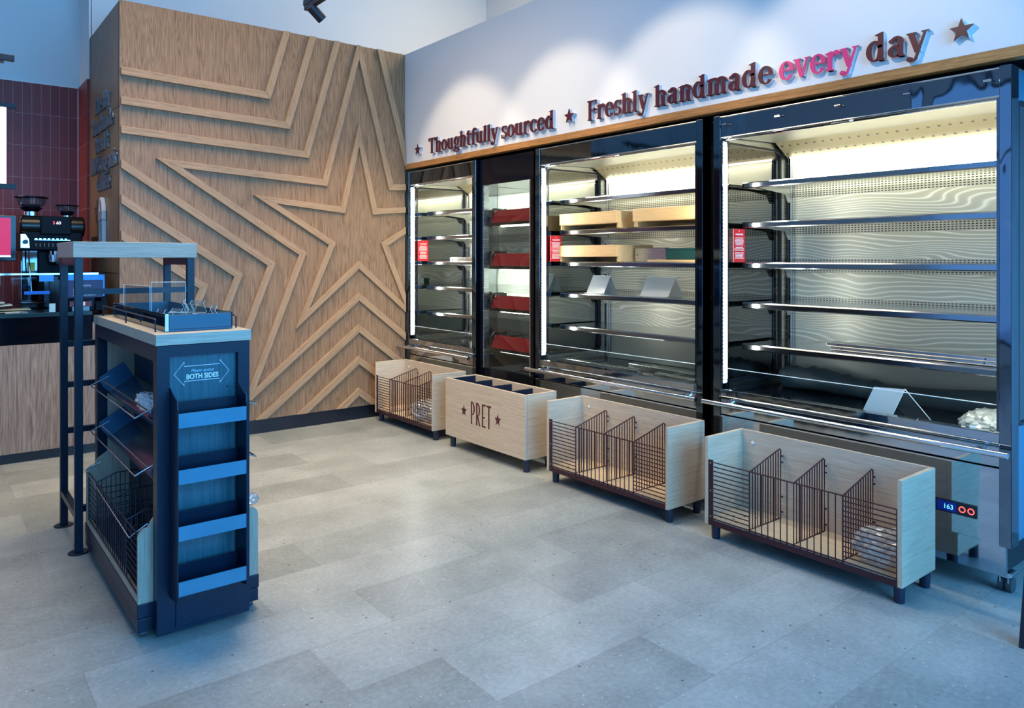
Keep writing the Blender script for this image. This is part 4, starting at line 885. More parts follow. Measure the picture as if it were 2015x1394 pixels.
# ---------------------------------------------------------------- freestanding kiosk
def kiosk():
    r = thing('queue_display_unit', 'freestanding dark display unit with a grey oak top and Both Sides queue sign', 'display unit', (0.78, 3.29, 0))
    XL, XR, YF, YB = 0.625, 0.936, 2.720, 3.860
    nv = M['navy']
    build('base_plinth', MB().box(0.577, 0.988, 2.776, 3.800, 0.028, 0.074).box(0.575, 0.990, 2.774, 3.802, 0.077, 0.125), nv, r, 0.002)
    def endframe(y0, y1, nm):
        m = MB().box(XL, XL+0.040, y0, y1, 0.024, 1.004).box(XR-0.040, XR, y0, y1, 0.024, 1.004).box(XL+0.04, XR-0.04, y0, y1, 0.966, 1.004).box(XL+0.04, XR-0.04, y0, y1, 0.024, 0.168)
        return build(nm, m, nv, r)
    endframe(YF, 2.773, 'end_frame'); endframe(3.803, YB, 'end_frame')
    build('top_rail', MB().box(XL, XL+0.035, 2.774, 3.802, 0.950, 1.004).box(XR-0.035, XR, 2.774, 3.802, 0.950, 1.004), nv, r)
    dr = build('drawer_front', MB().box(0.684, 0.884, YF-0.006, YF-0.0005, 0.040, 0.140), nv, r, 0.0015)
    build('top_slab', MB().box(0.620, 0.941, 2.714, 3.868, 1.0065, 1.0445), M['grey_oak'], r, 0.0015)
    sg = build('sign_panel', MB().box(XL+0.0405, XR-0.0405, 2.748, 2.760, 0.169, 0.965), wood_panel, r)
    build('far_end_panel', MB().box(XL+0.0405, XR-0.0405, 3.80, 3.81, 0.169, 0.965), M['grey_oak_z'], r)
    build('spine_panel', MB().box(0.776, 0.784, 2.775, 3.799, 0.126, 0.99), nv, r)
    # queue sign: double arrow outline and two lines of text
    cx, cz = 0.779, 0.900; hw, ah, sh_, hd = 0.093, 0.041, 0.026, 0.033
    A = [(-hw,0), (-hw+hd,ah), (-hw+hd,sh_), (hw-hd,sh_), (hw-hd,ah), (hw,0), (hw-hd,-ah), (hw-hd,-sh_), (-hw+hd,-sh_), (-hw+hd,-ah)]
    m = MB(); m.tube([(cx+a, 2.7472, cz+b) for a, b in A], 0.0013, 4, True); build('arrow_outline', m, M['ink_white'], sg)
    text_mesh('sign_text', 'BOTH SIDES', 0.0235, 0.0003, M['ink_white'], sg, frameY(cx+0.001, 2.7470, cz-0.019), bold=0.0006, sx=0.86)
    t = text_mesh('sign_text', 'Please queue', 0.0165, 0.0002, M['ink_blue'], sg, frameY(cx, 2.7470, cz+0.004), sx=0.9)
    for v in t.data.vertices: v.co.x += (v.co.z - (cz+0.004))*0.35
    # leaflet rack on the end: two side plates and four lipped shelves
    rk = MB()
    rk_x0, rk_x1, ry = 0.664, 0.893, 2.617
    prof = [(2.7185, 0.862), (2.7185, 0.150), (2.700, 0.150), (ry, 0.165), (ry, 0.800), (ry+0.006, 0.828), (2.69, 0.848)]
    for a in (rk_x0, rk_x1-0.003): build('rack_side', MB().prism(prof, 'x', a, a+0.003), nv, r)
    for zt, in ((0.788,), (0.601,), (0.414,), (0.231,)):
        sh = build('rack_shelf', MB().box(rk_x0+0.0035, rk_x1-0.0035, ry+0.004, 2.7185, zt-0.048, zt-0.044).box(rk_x0+0.0035, rk_x1-0.0035, 2.714, 2.7185, zt-0.0435, zt+0.022), nv, r)
        build('shelf_lip', MB().box(rk_x0+0.0035, rk_x1-0.0035, ry-0.001, ry+0.003, zt-0.048, zt), M['rack_lip'], sh)
    scr = MB()
    for x, z in ((0.865, 0.843), (0.865, 0.52)): scr.tube([(x, 2.7455, z), (x, 2.7475, z)], 0.004, 8)
    build('panel_screws', scr, M['chrome'], sg)
    for (x, y) in ((0.60, 2.81), (0.965, 2.81), (0.60, 3.76), (0.965, 3.76)):
        build('caster', MB().tube([(x-0.010, y, 0.0145), (x+0.010, y, 0.0145)], 0.0145, 14).box(x-0.014, x+0.014, y-0.010, y+0.010, 0.018, 0.0275), M['rubber'], r)
    # both long sides carry the same tilted trays and wire baskets
    for sd in (0, 1):
        f = (lambda x: x) if sd == 0 else (lambda x: 1.565 - x)
        def pf(pts): return [(f(a), b) for a, b in pts]
        ya, yb = 2.790, 3.785
        for y0_, y1_ in ((2.776, 2.790), (3.776, 3.790)):
            n = 6; arc = [(0.578+0.030*(1-math.cos(math.pi/2*i/n)), 0.350+0.030*math.sin(math.pi/2*i/n)) for i in range(n+1)]
            build('cheek_panel', MB().prism(pf([(0.578, 0.126)] + arc + [(0.625, 0.408), (0.690, 0.455), (0.773, 0.455), (0.773, 0.126)]), 'y', y0_, y1_), M['grey_oak_z'], r)
        build('sill_board', MB().box(f(0.578), f(0.600), ya+0.001, yb-0.012, 0.126, 0.142), M['grey_oak_y'], r)
        build('bin_liner', MB().box(f(0.602), f(0.772), ya+0.001, yb-0.012, 0.127, 0.132).box(f(0.752), f(0.772), ya+0.001, yb-0.012, 0.133, 0.44), M['black'], r)
        for dz in (0.0, -0.200):
            s = (math.cos(math.radians(32)), math.sin(math.radians(32))); nrm = (-s[1], s[0]); O = (0.658, 0.700+dz)
            def pt(a, b): return (f(O[0]+s[0]*a+nrm[0]*b), O[1]+s[1]*a+nrm[1]*b)
            L_ = 0.125
            tr = build('tilted_tray', MB().prism([pt(0,0), pt(L_,0), pt(L_,0.004), pt(0,0.004)], 'y', 2.800, 3.740).prism([pt(-0.001,0), pt(-0.001,0.030), pt(0.003,0.030), pt(0.003,0.004)], 'y', 2.800, 3.740), M['plastic'], r)
            for e0 in (2.796, 3.740): build('tray_end', MB().prism([pt(0,0), pt(L_,0), pt(L_,0.082), pt(0.012,0.082), pt(0,0.070)], 'y', e0, e0+0.004), M['teal_dark'], tr)
            lz = 0.752+dz; lx = 0.582 if sd == 0 else 0.562
            lp = MB().tube([(f(0.655), 2.842, lz+0.030), (f(lx), 2.842, lz-0.004), (f(lx), 3.700, lz-0.004), (f(0.655), 3.700, lz+0.030)], 0.0030, 8)
            lp.tube([(f(0.625), 2.842, lz+0.016), (f(0.625), 3.700, lz+0.016)], 0.0028, 8); build('wire_loop', lp, M['wire'], tr)
        # wire basket at the bottom
        xw = f(0.586); y0w, y1w = 2.806, 3.770; zb, zt = 0.146, 0.352
        m = MB(); m.tube([(xw, y0w, zt), (xw, y1w, zt)], 0.003, 6).tube([(xw, y0w, zb), (xw, y1w, zb)], 0.0026, 6)
        for a, b in ((y0w, y0w+0.19), (y1w-0.19, y1w)):
            for i in range(1, 9): zz = zb+(zt-zb)*i/9; m.tube([(xw, a, zz), (xw, b, zz)], 0.0024, 6)
            for yy in (a, b): m.tube([(xw, yy, zb), (xw, yy, zt+0.001)], 0.0028, 6)
        for i in range(17): yy = y0w+0.19+(y1w-y0w-0.38)*i/16; m.tube([(xw, yy, zb), (xw, yy, zt)], 0.0022, 6)
        wb = build('wire_basket', m, M['navy2'], r)
        for yy in (y0w+0.19, y1w-0.19, y0w+0.48):
            d = MB().tube([(xw, yy, zt), (f(0.66), yy, zt+0.03), (f(0.742), yy, zt+0.03), (f(0.748), yy, zt+0.02), (f(0.748), yy, zb)], 0.0028, 6)
            for i in range(1, 9): xx = 0.586+0.162*i/9; d.tube([(f(xx), yy, zb), (f(xx), yy, zt+min(0.03, 0.0037*i*2))], 0.0020, 6)
            for i in range(1, 8): zz = zb+(zt-zb)*i/8; d.tube([(xw, yy, zz), (f(0.748), yy, zz)], 0.0020, 6)
            build('basket_divider', d, M['navy2'], wb)
        hl = MB().tube([(f(0.625), 2.850, 0.372), (f(0.566), 2.850, 0.335), (f(0.566), 3.730, 0.376), (f(0.625), 3.730, 0.400)], 0.0030, 8)
        build('wire_loop', hl, M['wire'], wb)
    # top guard rails
    for x in (0.643, 0.921):
        g = MB().tube([(x, 2.822, 1.0445), (x, 2.822, 1.086), (x, 2.830, 1.090), (x, 3.772, 1.090), (x, 3.780, 1.086), (x, 3.780, 1.0445)], 0.0032, 8); g.tube([(x, 3.30, 1.0445), (x, 3.30, 1.090)], 0.003, 8)
        build('guard_rail', g, M['navy2'], r)
wood_panel = wood('blue_tinted_panel', (0.022,0.085,0.120), (0.050,0.155,0.200), 'z', 0.25, 0.8, 0.5)
M['teal_dark'] = plain('dark_blue_plastic', (0.010,0.085,0.200), 0.35, 0, 0.1)
kiosk()
# white bag scraps in the unit's tray
crumple('plastic_bag', 'clear plastic bag on the upper tilted tray of the freestanding display unit', 'plastic bag', (0.668, 3.04, 0.765), 0.040, M['bagwhite'], 21, 0.5, 4, (0.7,2.4,0.7), 'crumpled clear plastic bags')
crumple('plastic_bag', 'small clear plastic scrap on the right hand bin of the freestanding display unit', 'plastic bag', (0.972, 2.83, 0.395), 0.022, M['bag'], 22, 0.6, 3, (1.2,1.0,0.8), 'crumpled clear plastic bags')
# shallow tray on top with acrylic holders
g = thing('counter_tray', 'shallow teal and smoked tray on the top of the freestanding display unit', 'tray', (0.785, 3.25, 1.0455))
z = 1.0455
build('tray_base', MB().box(0.672, 0.898, 2.800, 3.700, z, z+0.006), M['teal_tray'], g)
build('tray_front', MB().box(0.681, 0.896, 2.796, 2.804, z+0.0065, z+0.058), M['teal_tray'], g, 0.002); build('tray_back', MB().box(0.674, 0.896, 3.692, 3.700, z+0.0065, z+0.058), M['teal_tray'], g)
for x in (0.670, 0.896): build('tray_side', MB().box(x, x+0.005, 2.798, 3.700, z+0.001, z+0.060), M['smoke'], g)
build('tray_corner', MB().box(0.668, 0.680, 2.792, 2.798, z+0.0005, z+0.062), M['acrylic_rim'], g, 0.002)
def upright(x0, x1, y0, y1, z0, h, label):
    g = thing('acrylic_divider', label, 'acrylic panel', ((x0+x1)/2, (y0+y1)/2, z0), 'upright clear acrylic dividers on the tray')
    dx, dy = x1-x0, y1-y0; L = math.hypot(dx, dy); nx, ny = -dy/L*0.0025, dx/L*0.0025
    m = MB(); m.add([(x0,y0,z0),(x1,y1,z0),(x1+nx,y1+ny,z0),(x0+nx,y0+ny,z0),(x0,y0,z0+h),(x1,y1,z0+h),(x1+nx,y1+ny,z0+h),(x0+nx,y0+ny,z0+h)], [(3,2,1,0),(4,5,6,7),(0,1,5,4),(1,2,6,5),(2,3,7,6),(3,0,4,7)]); build('panel', m, M['acrylic'], g)
    build('panel_edge', MB().tube([(x0,y0,z0),(x0,y0,z0+h),(x1,y1,z0+h),(x1,y1,z0)], 0.0013, 5), M['acrylic_rim'], g)
upright(0.705, 0.745, 3.66, 3.36, z+0.007, 0.135, 'clear acrylic divider standing at the back left of the tray')
upright(0.765, 0.885, 3.42, 3.36, z+0.007, 0.150, 'clear acrylic divider standing at the back right of the tray')
rr = random.Random(5)
for i in range(6):
    x, y = (0.73, 3.18) if i == 0 else ((0.76, 3.06) if i == 1 else (rr.uniform(0.77, 0.85), rr.uniform(2.88, 3.20)))
    zz = z+0.0085+0.0085*i; a = rr.uniform(-0.6, 0.6); c_, s_ = math.cos(a), math.sin(a); W_, H_ = 0.070, 0.045
    gg = thing('acrylic_ticket_holder', ['clear zigzag ticket holder farthest back on the tray', 'clear ticket holder left of the acrylic pile on the tray', 'clear ticket holder at the bottom of the acrylic pile on the tray', 'clear ticket holder low in the acrylic pile on the tray', 'clear ticket holder near the top of the acrylic pile on the tray', 'clear ticket holder topmost of the acrylic pile on the tray'][i], 'ticket holder', (x, y, zz), 'clear acrylic ticket holders on the tray')
    prof = [(-0.04, 0.0), (0.025, 0.0), (0.030, 0.005), (0.012, 0.028+0.008*(i % 3)), (0.020, 0.046)]
    m = MB()
    for k in range(len(prof)-1):
        (u0, h0), (u1, h1) = prof[k], prof[k+1]
        P = [(u0,-W_/2,h0),(u1,-W_/2,h1),(u1,W_/2,h1),(u0,W_/2,h0)]
        P = [(x+p[0]*c_-p[1]*s_, y+p[0]*s_+p[1]*c_, zz+p[2]) for p in P]
        m.add(P+[(q[0], q[1], q[2]+0.002) for q in P], [(3,2,1,0),(4,5,6,7),(0,1,5,4),(1,2,6,5),(2,3,7,6),(3,0,4,7)])
    for w_ in (-W_/2, W_/2): build('holder_edge', MB().tube([(x+u*c_-w_*s_, y+u*s_+w_*c_, zz+h+0.001) for u, h in prof], 0.0012, 5), M['acrylic_rim'], gg)
    build('holder_sheet', m, M['acrylic'], gg)

# ---------------------------------------------------------------- tall stand behind the kiosk
def stand():
    X0, X1, Y0, Y1 = 0.524, 1.042, 3.762, 4.240
    r = thing('tall_tray_stand', 'tall dark metal stand with a grey oak top and round floor plates', 'stand', ((X0+X1)/2, (Y0+Y1)/2, 0))
    build('top_slab', MB().box(X0, X1, Y0, Y1, 1.307, 1.377), M['grey_oak'], r, 0.0015)
    w_ = 0.032
    for x in (X0+0.008, X1-0.008-w_):
        for y in (Y0+0.008, Y1-0.008-w_):
            l = build('leg', MB().box(x, x+w_, y, y+w_, 0.006, 1.306), M['navy'], r, 0.001)
            build('foot_plate', MB().lathe(x+w_/2, y+w_/2, [(0.042, 0.0), (0.042, 0.004), (0.038, 0.006)], 28), M['navy'], l)
    xa, xb = X0+0.008+w_, X1-0.008-w_
    fy, by = Y0+0.010, Y1-0.010-w_
    build('rail', MB().box(xa, xb, fy, fy+0.028, 1.142, 1.167), M['navy'], r)
    for z in (0.884, 0.686, 0.462): build('rail', MB().box(xa, xb, by, by+0.028, z-0.012, z+0.014), M['navy'], r)
    build('rail', MB().box(xa, xb, 3.878, 3.906, 0.150, 0.177), M['navy'], r)
    for x in (X0+0.010, X1-0.010-0.028):
        build('side_rail', MB().box(x, x+0.028, Y0+0.008+w_, Y1-0.008-w_, 0.150, 0.177), M['navy'], r)
        build('side_rail', MB().box(x, x+0.028, Y0+0.008+w_, Y1-0.008-w_, 1.272, 1.3065), M['navy'], r)
stand()

# ---------------------------------------------------------------- service counter at the left
def counter():
    r = thing('service_counter', 'oak fronted service counter with a black glass display top', 'counter', (-0.4, 5.75, 0))
    F = 5.68
    build('kick', MB().box(-2.4, 1.03, F+0.02, 6.04, 0, 0.063), M['black'], r)  # kick in black, which carries the shadow under the front panel
    build('front_panel', MB().box(-2.4, 1.035, F, F+0.03, 0.064, 0.752), M['oak_counter'], r); build('end_panel', MB().box(0.905, 1.035, F, F+0.03, 0.753, 0.878), M['oak_counter'], r)
    build('carcass', MB().box(-2.4, 1.03, F+0.031, 6.04, 0.064, 0.745), M['black'], r)
    build('display_front', MB().box(-2.4, 0.900, F+0.006, F+0.40, 0.755, 0.925), M['blackgloss'], r)
    build('worktop', MB().box(-2.4, 0.903, F-0.012, 6.05, 0.926, 0.952), M['teal_edge'], r, 0.002); build('worktop_return', MB().box(0.905, 1.030, F+0.0, 6.05, 0.880, 0.905), M['blackgloss'], r)
    # glass screen with a bright top shelf
    build('glass_screen', MB().box(-2.4, 0.60, F+0.02, F+0.026, 0.953, 1.196), M['glass'], r)
    ts = build('glass_shelf', MB().box(-2.4, 0.94, F+0.005, F+0.24, 1.198, 1.206), M['smoke'], r)
    build('shelf_edge', MB().box(-2.4, 0.94, F+0.000, F+0.0045, 1.197, 1.208), M['chrome'], ts)
    ps = MB()
    for x in (0.30, 0.33, 0.93): ps.box(x, x+0.012, F+0.12, F+0.132, 0.953, 1.1975)
    build('shelf_support', ps, M['black'], r)
    build('till_block', MB().box(0.66, 0.94, F+0.05, F+0.30, 0.953, 1.19), M['blackgloss'], r, 0.004)
M['teal_edge'] = plain('dark_teal_worktop', (0.006,0.030,0.045), 0.18, 0, 0.1, 0.6)
counter()
F = 5.68
def mbbox(name, label, cat, mat, x0, x1, y0, y1, z0, z1, group=None, bev=0.002, top=None):
    g = thing(name, label, cat, ((x0+x1)/2, (y0+y1)/2, z0), group); build('body', MB().box(x0, x1, y0, y1, z0, z1), mat, g, bev)
    if top: build('upper', MB().box(*top[0]), top[1], g)
    return g
# notice taped to the glass, with blue tape along its top
g = thing('taped_notice', 'dark notice with faint lettering taped to the counter display with blue tape', 'notice', (0.86, F-0.006, 1.0))
build('sheet', MB().box(0.735, 0.965, F-0.010, F-0.007, 1.045, 1.165), M['notice'] if 'notice' in M else plain('dark_notice', (0.012,0.015,0.10), 0.4), g)
build('tape', MB().box(0.72, 0.975, F-0.012, F-0.0095, 1.160, 1.196), M['tape'], g); build('tape', MB().box(0.965, 0.975, F-0.012, F-0.0095, 1.05, 1.160), M['tape'], g)
text_mesh('notice_title', 'ALLERGENS', 0.016, 0.0002, M['ink_blue'], g, frameY(0.852, F-0.0105, 1.118))
nt_ = MB(); z = 1.108
for k in range(5):
    z -= 0.010; x = 0.79
    while x < 0.92: l = random.uniform(0.006, 0.02); nt_.box(x, x+l, F-0.0107, F-0.0101, z, z+0.003); x += l+0.004
build('notice_text', nt_, M['ink_blue'], g)
tag(build('blue_tape_strip', MB().box(0.60, 0.68, F-0.008, F-0.004, 1.155, 1.196), M['tape']), 'wide blue tape patch left of the taped notice on the counter edge', 'tape')
tag(build('blue_tape_strip', MB().box(0.52, 0.66, F+0.012, F+0.018, 1.072, 1.092), M['blueglow']), 'thin glowing blue strip below the tape behind the counter glass', 'display strip')
mbbox('red_leaflet', 'dark red leaflet propped under the taped notice', 'leaflet', M['maroon_ink'], 0.77, 0.90, F-0.006, F-0.002, 0.985, 1.02, None, 0, ((0.83, 0.86, F-0.008, F-0.0065, 0.99, 1.015), M['paper']))
mbbox('pale_blue_card', 'upright pale blue card standing behind the tall stand legs on the counter', 'card', M['ink_blue'], 0.655, 0.690, F-0.008, F-0.004, 0.955, 1.01, None, 0, ((0.657, 0.688, F-0.0095, F-0.0085, 0.978, 0.980), M['paper']))
g = thing('card_reader', 'black card reader leaning upright at the right end of the counter', 'card reader', (0.95, 5.66, 0.906))
rot = MB().prism([(5.70, 0.955), (5.73, 0.955), (5.77, 1.085), (5.745, 1.092)], 'x', 0.925, 1.005); build('reader_body', rot, M['blackgloss'], g, 0.004)
build('reader_screen', MB().prism([(5.7375, 1.055), (5.7395, 1.056), (5.7475, 1.084), (5.7455, 1.084)], 'x', 0.935, 0.995), M['letter_grey'], g); build('reader_base', MB().lathe(0.965, 5.745, [(0.05, 0.9055), (0.05, 0.915), (0.012, 0.925), (0.012, 0.960)], 20), M['blackgloss'], g)
# sheets, plates and packets on the worktop
rr = random.Random(3)
for i, (x0, x1, z, col, lb) in enumerate(((0.10,0.52,0.953,'cardboard','buff card sheet lowest on the counter at the far left'), (0.0,0.56,0.967,'cardboard','wide buff card sheet second in the counter pile at the far left'), (0.02,0.46,0.982,'paper','white sheet third in the counter pile at the far left'), (-0.05,0.42,0.998,'paper','white sheet fourth in the counter pile at the far left'), (-0.02,0.38,1.020,'paper','curled white sheet topmost in the counter pile at the far left'))):
    g = MB(); n = 10; vs = []
    for k in range(n+1):
        t = k/n; zz = z + 0.004 + (0.016*t*t if i > 1 else 0.0)
        vs += [(x0+(x1-x0)*t, 5.73, zz), (x0+(x1-x0)*t, 5.89, zz), (x0+(x1-x0)*t, 5.73, zz+0.006), (x0+(x1-x0)*t, 5.89, zz+0.006)]
    fs = [(0,1,3,2), (4*n, 4*n+2, 4*n+3, 4*n+1)]
    for k in range(n): a = 4*k; fs += [(a,a+4,a+5,a+1), (a+2,a+3,a+7,a+6), (a,a+2,a+6,a+4), (a+1,a+5,a+7,a+3)]
    g.add(vs, fs); tag(build('paper_sheet', g, M[col]), lb, 'paper', 'papers piled on the counter')
for i, (x, lb) in enumerate(((0.42, 'white label strip on the counter edge left of the tall stand'), (0.79, 'small pale blue tray on the counter right of the tall stand'))):
    mbbox('label_strip' if i == 0 else 'pale_tray', lb, 'label' if i == 0 else 'tray', M['paper'] if i == 0 else M['ink_blue'], x, x+(0.08 if i == 0 else 0.10), 5.70, 5.76, 0.953, 0.962 if i == 0 else 0.985, None, 0.001, ((x+0.084, x+0.12, 5.70, 5.76, 0.953, 0.961), M['letter_grey']) if i == 0 else ((x-0.004, x+0.104, 5.696, 5.764, 0.986, 0.989), M['paper']))
M['hopper'] = clear('smoky_hopper_plastic', (0.62,0.62,0.66), 0.12, 0.05, 0.05)
M['machine'] = plain('satin_black_metal', (0.003,0.005,0.010), 0.5, 0, 0.1, 0.15)
# coffee machine with two bean hoppers
g = thing('coffee_machine', 'black and chrome coffee machine with lit S60 display before the maroon tiles', 'coffee machine', (0.74, 6.30, 0.905))
build('back_counter', MB(), M['black'], g) if False else None
r_ = 0.075
m = MB().tube([(0.545, 6.30, 1.535), (0.560, 6.30, 1.535), (0.93, 6.30, 1.535), (0.945, 6.30, 1.535)], r_, 28); o = build('boiler_body', m, M['gold_black'] if 'gold_black' in M else plain('black_bronze', (0.020,0.020,0.018), 0.25, 0.6), g, 0.012, False, 3); smooth_angle(o)
build('screen_block', MB().box(0.665, 0.855, 6.205, 6.235, 1.475, 1.605), M['machine'], g, 0.008, False, 3)
text_mesh('lit_s', 'S', 0.030, 0.0005, M['redS'], g, frameY(0.745, 6.2035, 1.548)); text_mesh('lit_digits', '60', 0.030, 0.0005, M['digit'], g, frameY(0.774, 6.2035, 1.548))
build('lower_body', MB().box(0.555, 0.93, 6.24, 6.62, 1.36, 1.50), M['machine'], g, 0.01); build('spout_column', MB().box(0.665, 0.93, 6.34, 6.62, 1.00, 1.358), M['machine'], g, 0.006)
build('chrome_side', MB().prism([(0.545, 1.375), (0.605, 1.375), (0.600, 1.44), (0.580, 1.475), (0.545, 1.475)], 'y', 6.225, 6.239), M['chrome'], g, 0.004)
build('steam_knob', MB().tube([(0.575, 6.225, 1.42), (0.575, 6.19, 1.42)], 0.016, 14), M['black'], g)
bt = MB()
for i in range(8): x = 0.640+0.026*i; bt.tube([(x, 6.238, 1.412), (x, 6.228, 1.385)], 0.0042, 6)
for i in range(8): x = 0.640+0.026*i; bt.box(x-0.007, x+0.007, 6.229, 6.239, 1.440, 1.446)
bt.box(0.63, 0.85, 6.230, 6.239, 1.434, 1.437); build('button_row', bt, M['chrome'], g)
build('group_head', MB().lathe(0.765, 6.29, [(0.03,1.26),(0.042,1.28),(0.045,1.33),(0.045,1.358)], 20), M['chrome'], g); build('portafilter', MB().tube([(0.765, 6.26, 1.285), (0.765, 6.14, 1.270)], 0.011, 10), M['blackgloss'], g)
build('side_panel', MB().box(0.56, 0.66, 6.36, 6.60, 1.00, 1.358), M['darkmirror'], g); build('drip_tray', MB().box(0.55, 0.94, 6.20, 6.62, 0.905, 0.995), M['blackgloss'], g, 0.004)
build('steam_wand', MB().tube([(0.60, 6.26, 1.36), (0.60, 6.24, 1.28), (0.615, 6.22, 1.06)], 0.005, 8).tube([(0.556, 6.25, 1.36), (0.556, 6.25, 1.02)], 0.006, 8), M['chrome'], g)
build('yellow_label', MB().box(0.60, 0.645, 6.350, 6.358, 1.215, 1.275), M['yellow'], g)
for (x, y, z, sc, lb) in ((0.63, 6.42, 1.612, 1.0, 'larger clear bean hopper at the left on the coffee machine'), (0.855, 6.42, 1.600, 0.72, 'smaller clear bean hopper at the right on the coffee machine')):
    h = thing('bean_hopper', lb, 'hopper', (x, y, z), 'bean hoppers on the coffee machine')
    R = 0.10*sc
    smooth_angle(build('hopper_collar', MB().lathe(x, y, [(R*0.45, z), (R*0.45, z+0.035*sc), (R*0.66, z+0.050*sc), (R*0.70, z+0.062*sc)], 28), M['blackgloss'], h))
    build('hopper_band', MB().lathe(x, y, [(R*0.46, z+0.002), (R*0.46, z+0.030*sc)], 28), M['chrome'], h)
    smooth_angle(build('hopper_bowl', MB().lathe(x, y, [(R*0.5, z+0.063*sc), (R*0.85, z+0.085*sc), (R*0.95, z+0.125*sc)], 28), M['hopper'], h))
    smooth_angle(build('hopper_lid', MB().lathe(x, y, [(R*1.05, z+0.126*sc), (R*1.08, z+0.134*sc), (R*1.0, z+0.140*sc)], 28), M['blackgloss'], h))
g = thing('back_counter', 'dark rear worktop below the maroon tiles that carries the coffee machine', 'counter', (-0.6, 6.6, 0))
build('cabinet_body', MB().box(-2.4, 1.015, 6.16, 7.07, 0, 0.862), M['black'], g); build('worktop', MB().box(-2.4, 1.018, 6.12, 7.075, 0.865, 0.903), M['blackgloss'], g)
# till screen and menu screen
g = thing('till_screen', 'black framed till screen glowing pink at the far left', 'screen', (0.13, 5.95, 0.953))
build('screen_frame', MB().box(-0.16, 0.502, 5.94, 5.975, 1.285, 1.590), M['blackgloss'], g, 0.006); build('pink_display', MB().box(-0.14, 0.468, 5.937, 5.9395, 1.325, 1.572), M['pinkscreen'], g); build('display_bar', MB().box(-0.14, 0.468, 5.937, 5.9395, 1.313, 1.324), M['digit'], g)
build('screen_stalk', MB().box(0.15, 0.19, 5.976, 6.01, 0.975, 1.50), M['black'], g); build('screen_foot', MB().box(0.08, 0.26, 5.90, 6.04, 0.9525, 0.974), M['black'], g)
g = thing('menu_screen', 'glowing white menu screen between black rails at the left edge', 'screen', (0.2, 6.5, 2.3))
yy = 6.55
def atY(px, py, Y):
    c = (px-1007.5)/FPX; rx, ry, rz = 0.6203+c*0.7846, 0.7846-c*0.6203, (510-py)/FPX; t = Y/ry; return rx*t, 1.3+rz*t
x_s, z_t = atY(12, 212, yy); _, z_b = atY(12, 362, yy); x_r, _ = atY(32, 368, yy)
build('display_panel', MB().box(-0.6, x_s, yy-0.02, yy, z_b, z_t), M['whitescreen'], g); build('top_rail', MB().box(-0.7, x_r, yy-0.02, yy+0.015, z_t+0.001, z_t+0.032), M['track'], g); build('bottom_rail', MB().box(-0.7, x_r, yy-0.02, yy+0.015, z_b-0.036, z_b-0.001), M['track'], g)
build('screen_back', MB().box(-0.6, x_s, yy+0.001, yy+0.015, z_b, z_t), M['track'], g)
hk = MB().tube([(-0.1, yy, z_t+0.03), (-0.1, yy, 4.2)], 0.004, 6).tube([(-0.5, yy, z_t+0.03), (-0.5, yy, 4.2)], 0.004, 6); build('hanging_rod', hk, M['track'], g)

# ---------------------------------------------------------------- ceiling track and spot lamps
TX, TZ = 2.02, 2.99
def track(name, x, y0, y1, z, label, alongx=False):
    g = thing(name, label, 'lighting track', (x, (y0+y1)/2, z))
    build('track_profile', MB().box(x-0.018, x+0.018, y0, y1, z, z+0.035), M['track'], g)
    dr = MB()
    for yy in (y0+0.4, (y0+y1)/2, y1-0.4): dr.tube([(x, yy, z+0.035), (x, yy, 4.2)], 0.002, 6)
    build('hanging_wire', dr, M['track'], g)
track('lighting_track', TX, 0.2, 4.78, TZ, 'black suspended lighting track carrying the spot lamps')
def spot(x, y, z, aim, power, label, color=(1.0,0.80,0.55), size=62, blend=0.35):
    g = thing('track_spot_lamp', label, 'spot lamp', (x, y, z), 'black track spot lamps')
    build('adaptor', MB().box(x-0.017, x+0.017, y-0.16, y+0.13, TZ-0.034, TZ-0.001), M['track'], g, 0.004)
    build('stem', MB().tube([(x, y, TZ-0.034), (x, y, z)], 0.009, 8), M['track'], g)
    d = (Vector(aim)-Vector((x,y,z))).normalized(); p0 = Vector((x,y,z))-d*0.035; p1 = Vector((x,y,z))+d*0.075
    hd = build('lamp_head', MB().tube([p0, p0+d*0.006, p1], 0.033, 24), M['track'], g); smooth_angle(hd)
    L = bpy.data.lights.new('lamp_glow', 'SPOT'); L.energy = power; L.color = color; L.spot_size = math.radians(size); L.spot_blend = blend; L.shadow_soft_size = 0.03
    lo = bpy.data.objects.new('lamp_glow', L); COL.objects.link(lo); lo.parent = g; lo.location = (p1 + d*0.02) - Vector((x,y,z)); lo.rotation_euler = d.to_track_quat('-Z', 'Y').to_euler()
for i, (y, lb) in enumerate(((4.64, 'black track spot lamp seen at the top of the photo above the timber wall'), (3.55, 'black track spot lamp second from the timber wall, above the frame'), (2.60, 'black track spot lamp third from the timber wall, above the frame'), (1.65, 'black track spot lamp nearest the camera, above the frame'))):
    spot(TX, y, 2.925, (3.2, y-0.02, 1.90), 31, lb, (1.0, 0.83, 0.60), size=68, blend=0.45)
spot(TX, 3.95, 2.925, (2.75, 5.5, 1.15), 95, 'added black track spot lamp warming the timber wall, unseen above the frame', (1.0, 0.74, 0.42), 54, 0.9)  # added unseen spot, stands in for the fridge glow on the timber
track('lighting_track', 0.80, 0.2, 2.6, TZ, 'added black suspended track over the middle of the floor, unseen above the frame')  # added track, only there to hold the unseen spot for the bins
spot(0.80, 1.75, 2.925, (2.95, 4.5, 0.35), 150, 'added black track spot lamp over the middle of the floor warming the bins, unseen', (1.0, 0.78, 0.50), 52, 0.9)  # added unseen spot that brings warm light onto the bin ends
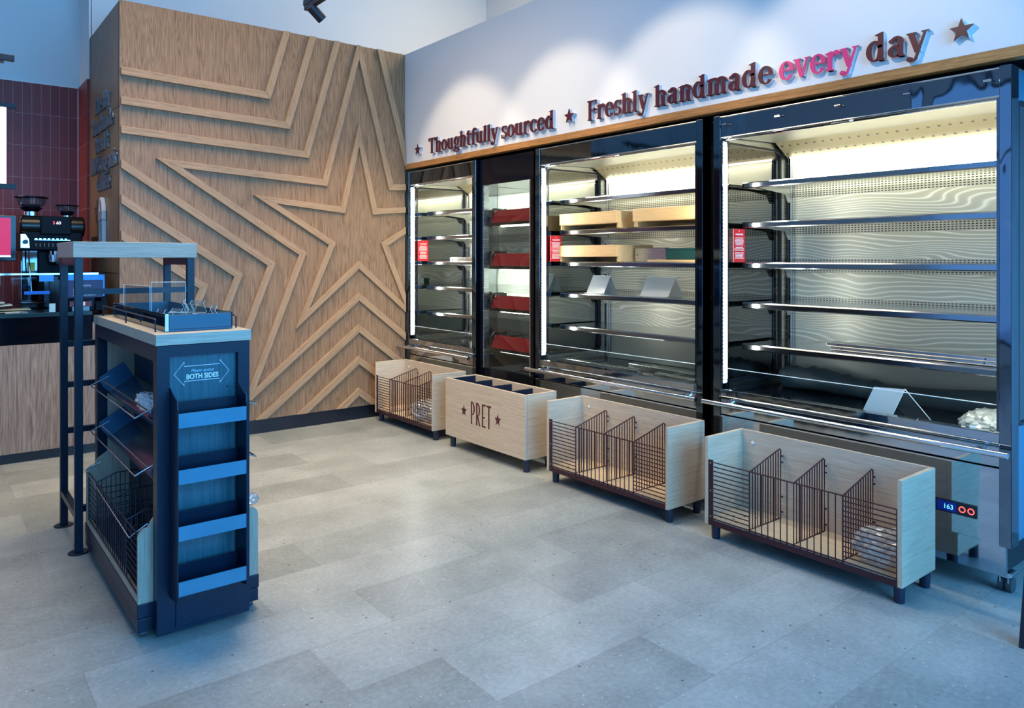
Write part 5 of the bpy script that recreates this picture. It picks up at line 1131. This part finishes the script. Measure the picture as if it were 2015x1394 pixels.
# second track over the counter, its lamp just enters the picture
xa, za = atY(28, 115, 5.6)
g = thing('short_lighting_track', 'short black lighting track end at the left edge above the tiles', 'lighting track', (xa-0.5, 5.6, za))
build('track_profile', MB().box(-1.6, xa, 5.58, 5.62, za-0.022, za+0.016), M['track'], g, 0.004); build('adaptor', MB().box(xa-0.20, xa-0.055, 5.585, 5.615, za-0.040, za-0.0225), M['track'], g)
build('hanging_wire', MB().tube([(-0.4, 5.6, za+0.016), (-0.4, 5.6, 4.2)], 0.003, 6), M['track'], g)
g = thing('tile_fill_lamp', 'added small black lamp brightening the maroon tiles, unseen left of the frame', 'wall lamp', (-0.35, 6.90, 1.80))  # added unseen lamp, put in to redden the tiles from the left
build('lamp_bracket', MB().box(-0.38, -0.32, 6.93, 7.079, 1.78, 1.82), M['track'], g); smooth_angle(build('lamp_head', MB().tube([(-0.40, 6.90, 1.80), (-0.31, 6.90, 1.80)], 0.03, 20), M['track'], g))
L = bpy.data.lights.new('lamp_glow', 'SPOT'); L.energy = 26; L.color = (1.0, 0.72, 0.55); L.spot_size = math.radians(120); L.spot_blend = 1.0; L.shadow_soft_size = 0.04
lo = bpy.data.objects.new('lamp_glow', L); COL.objects.link(lo); lo.parent = g; lo.location = (0.06, 0.0, 0.0); lo.rotation_euler = Vector((1.0, 0.20, -0.12)).to_track_quat('-Z', 'Y').to_euler()
# black leg of a sign stand entering at the right edge
g = thing('floor_sign_foot', 'black tapered leg of a floor stand at the right edge', 'floor stand', (2.95, 0.88, 0))
build('leg', MB().add([(2.880,0.912,0),(2.93,0.90,0),(2.94,0.87,0),(2.885,0.88,0),(2.925,0.885,0.62),(2.975,0.875,0.62),(2.98,0.85,0.62),(2.95,0.86,0.62)], [(3,2,1,0),(4,5,6,7),(0,1,5,4),(1,2,6,5),(2,3,7,6),(3,0,4,7)]), M['black'], g)
build('rear_leg', MB().add([(3.08,0.80,0),(3.12,0.79,0),(3.12,0.76,0),(3.08,0.77,0),(2.95,0.85,0.62),(2.975,0.845,0.62),(2.975,0.825,0.62),(2.95,0.83,0.62)], [(3,2,1,0),(4,5,6,7),(0,1,5,4),(1,2,6,5),(2,3,7,6),(3,0,4,7)]), M['black'], g)
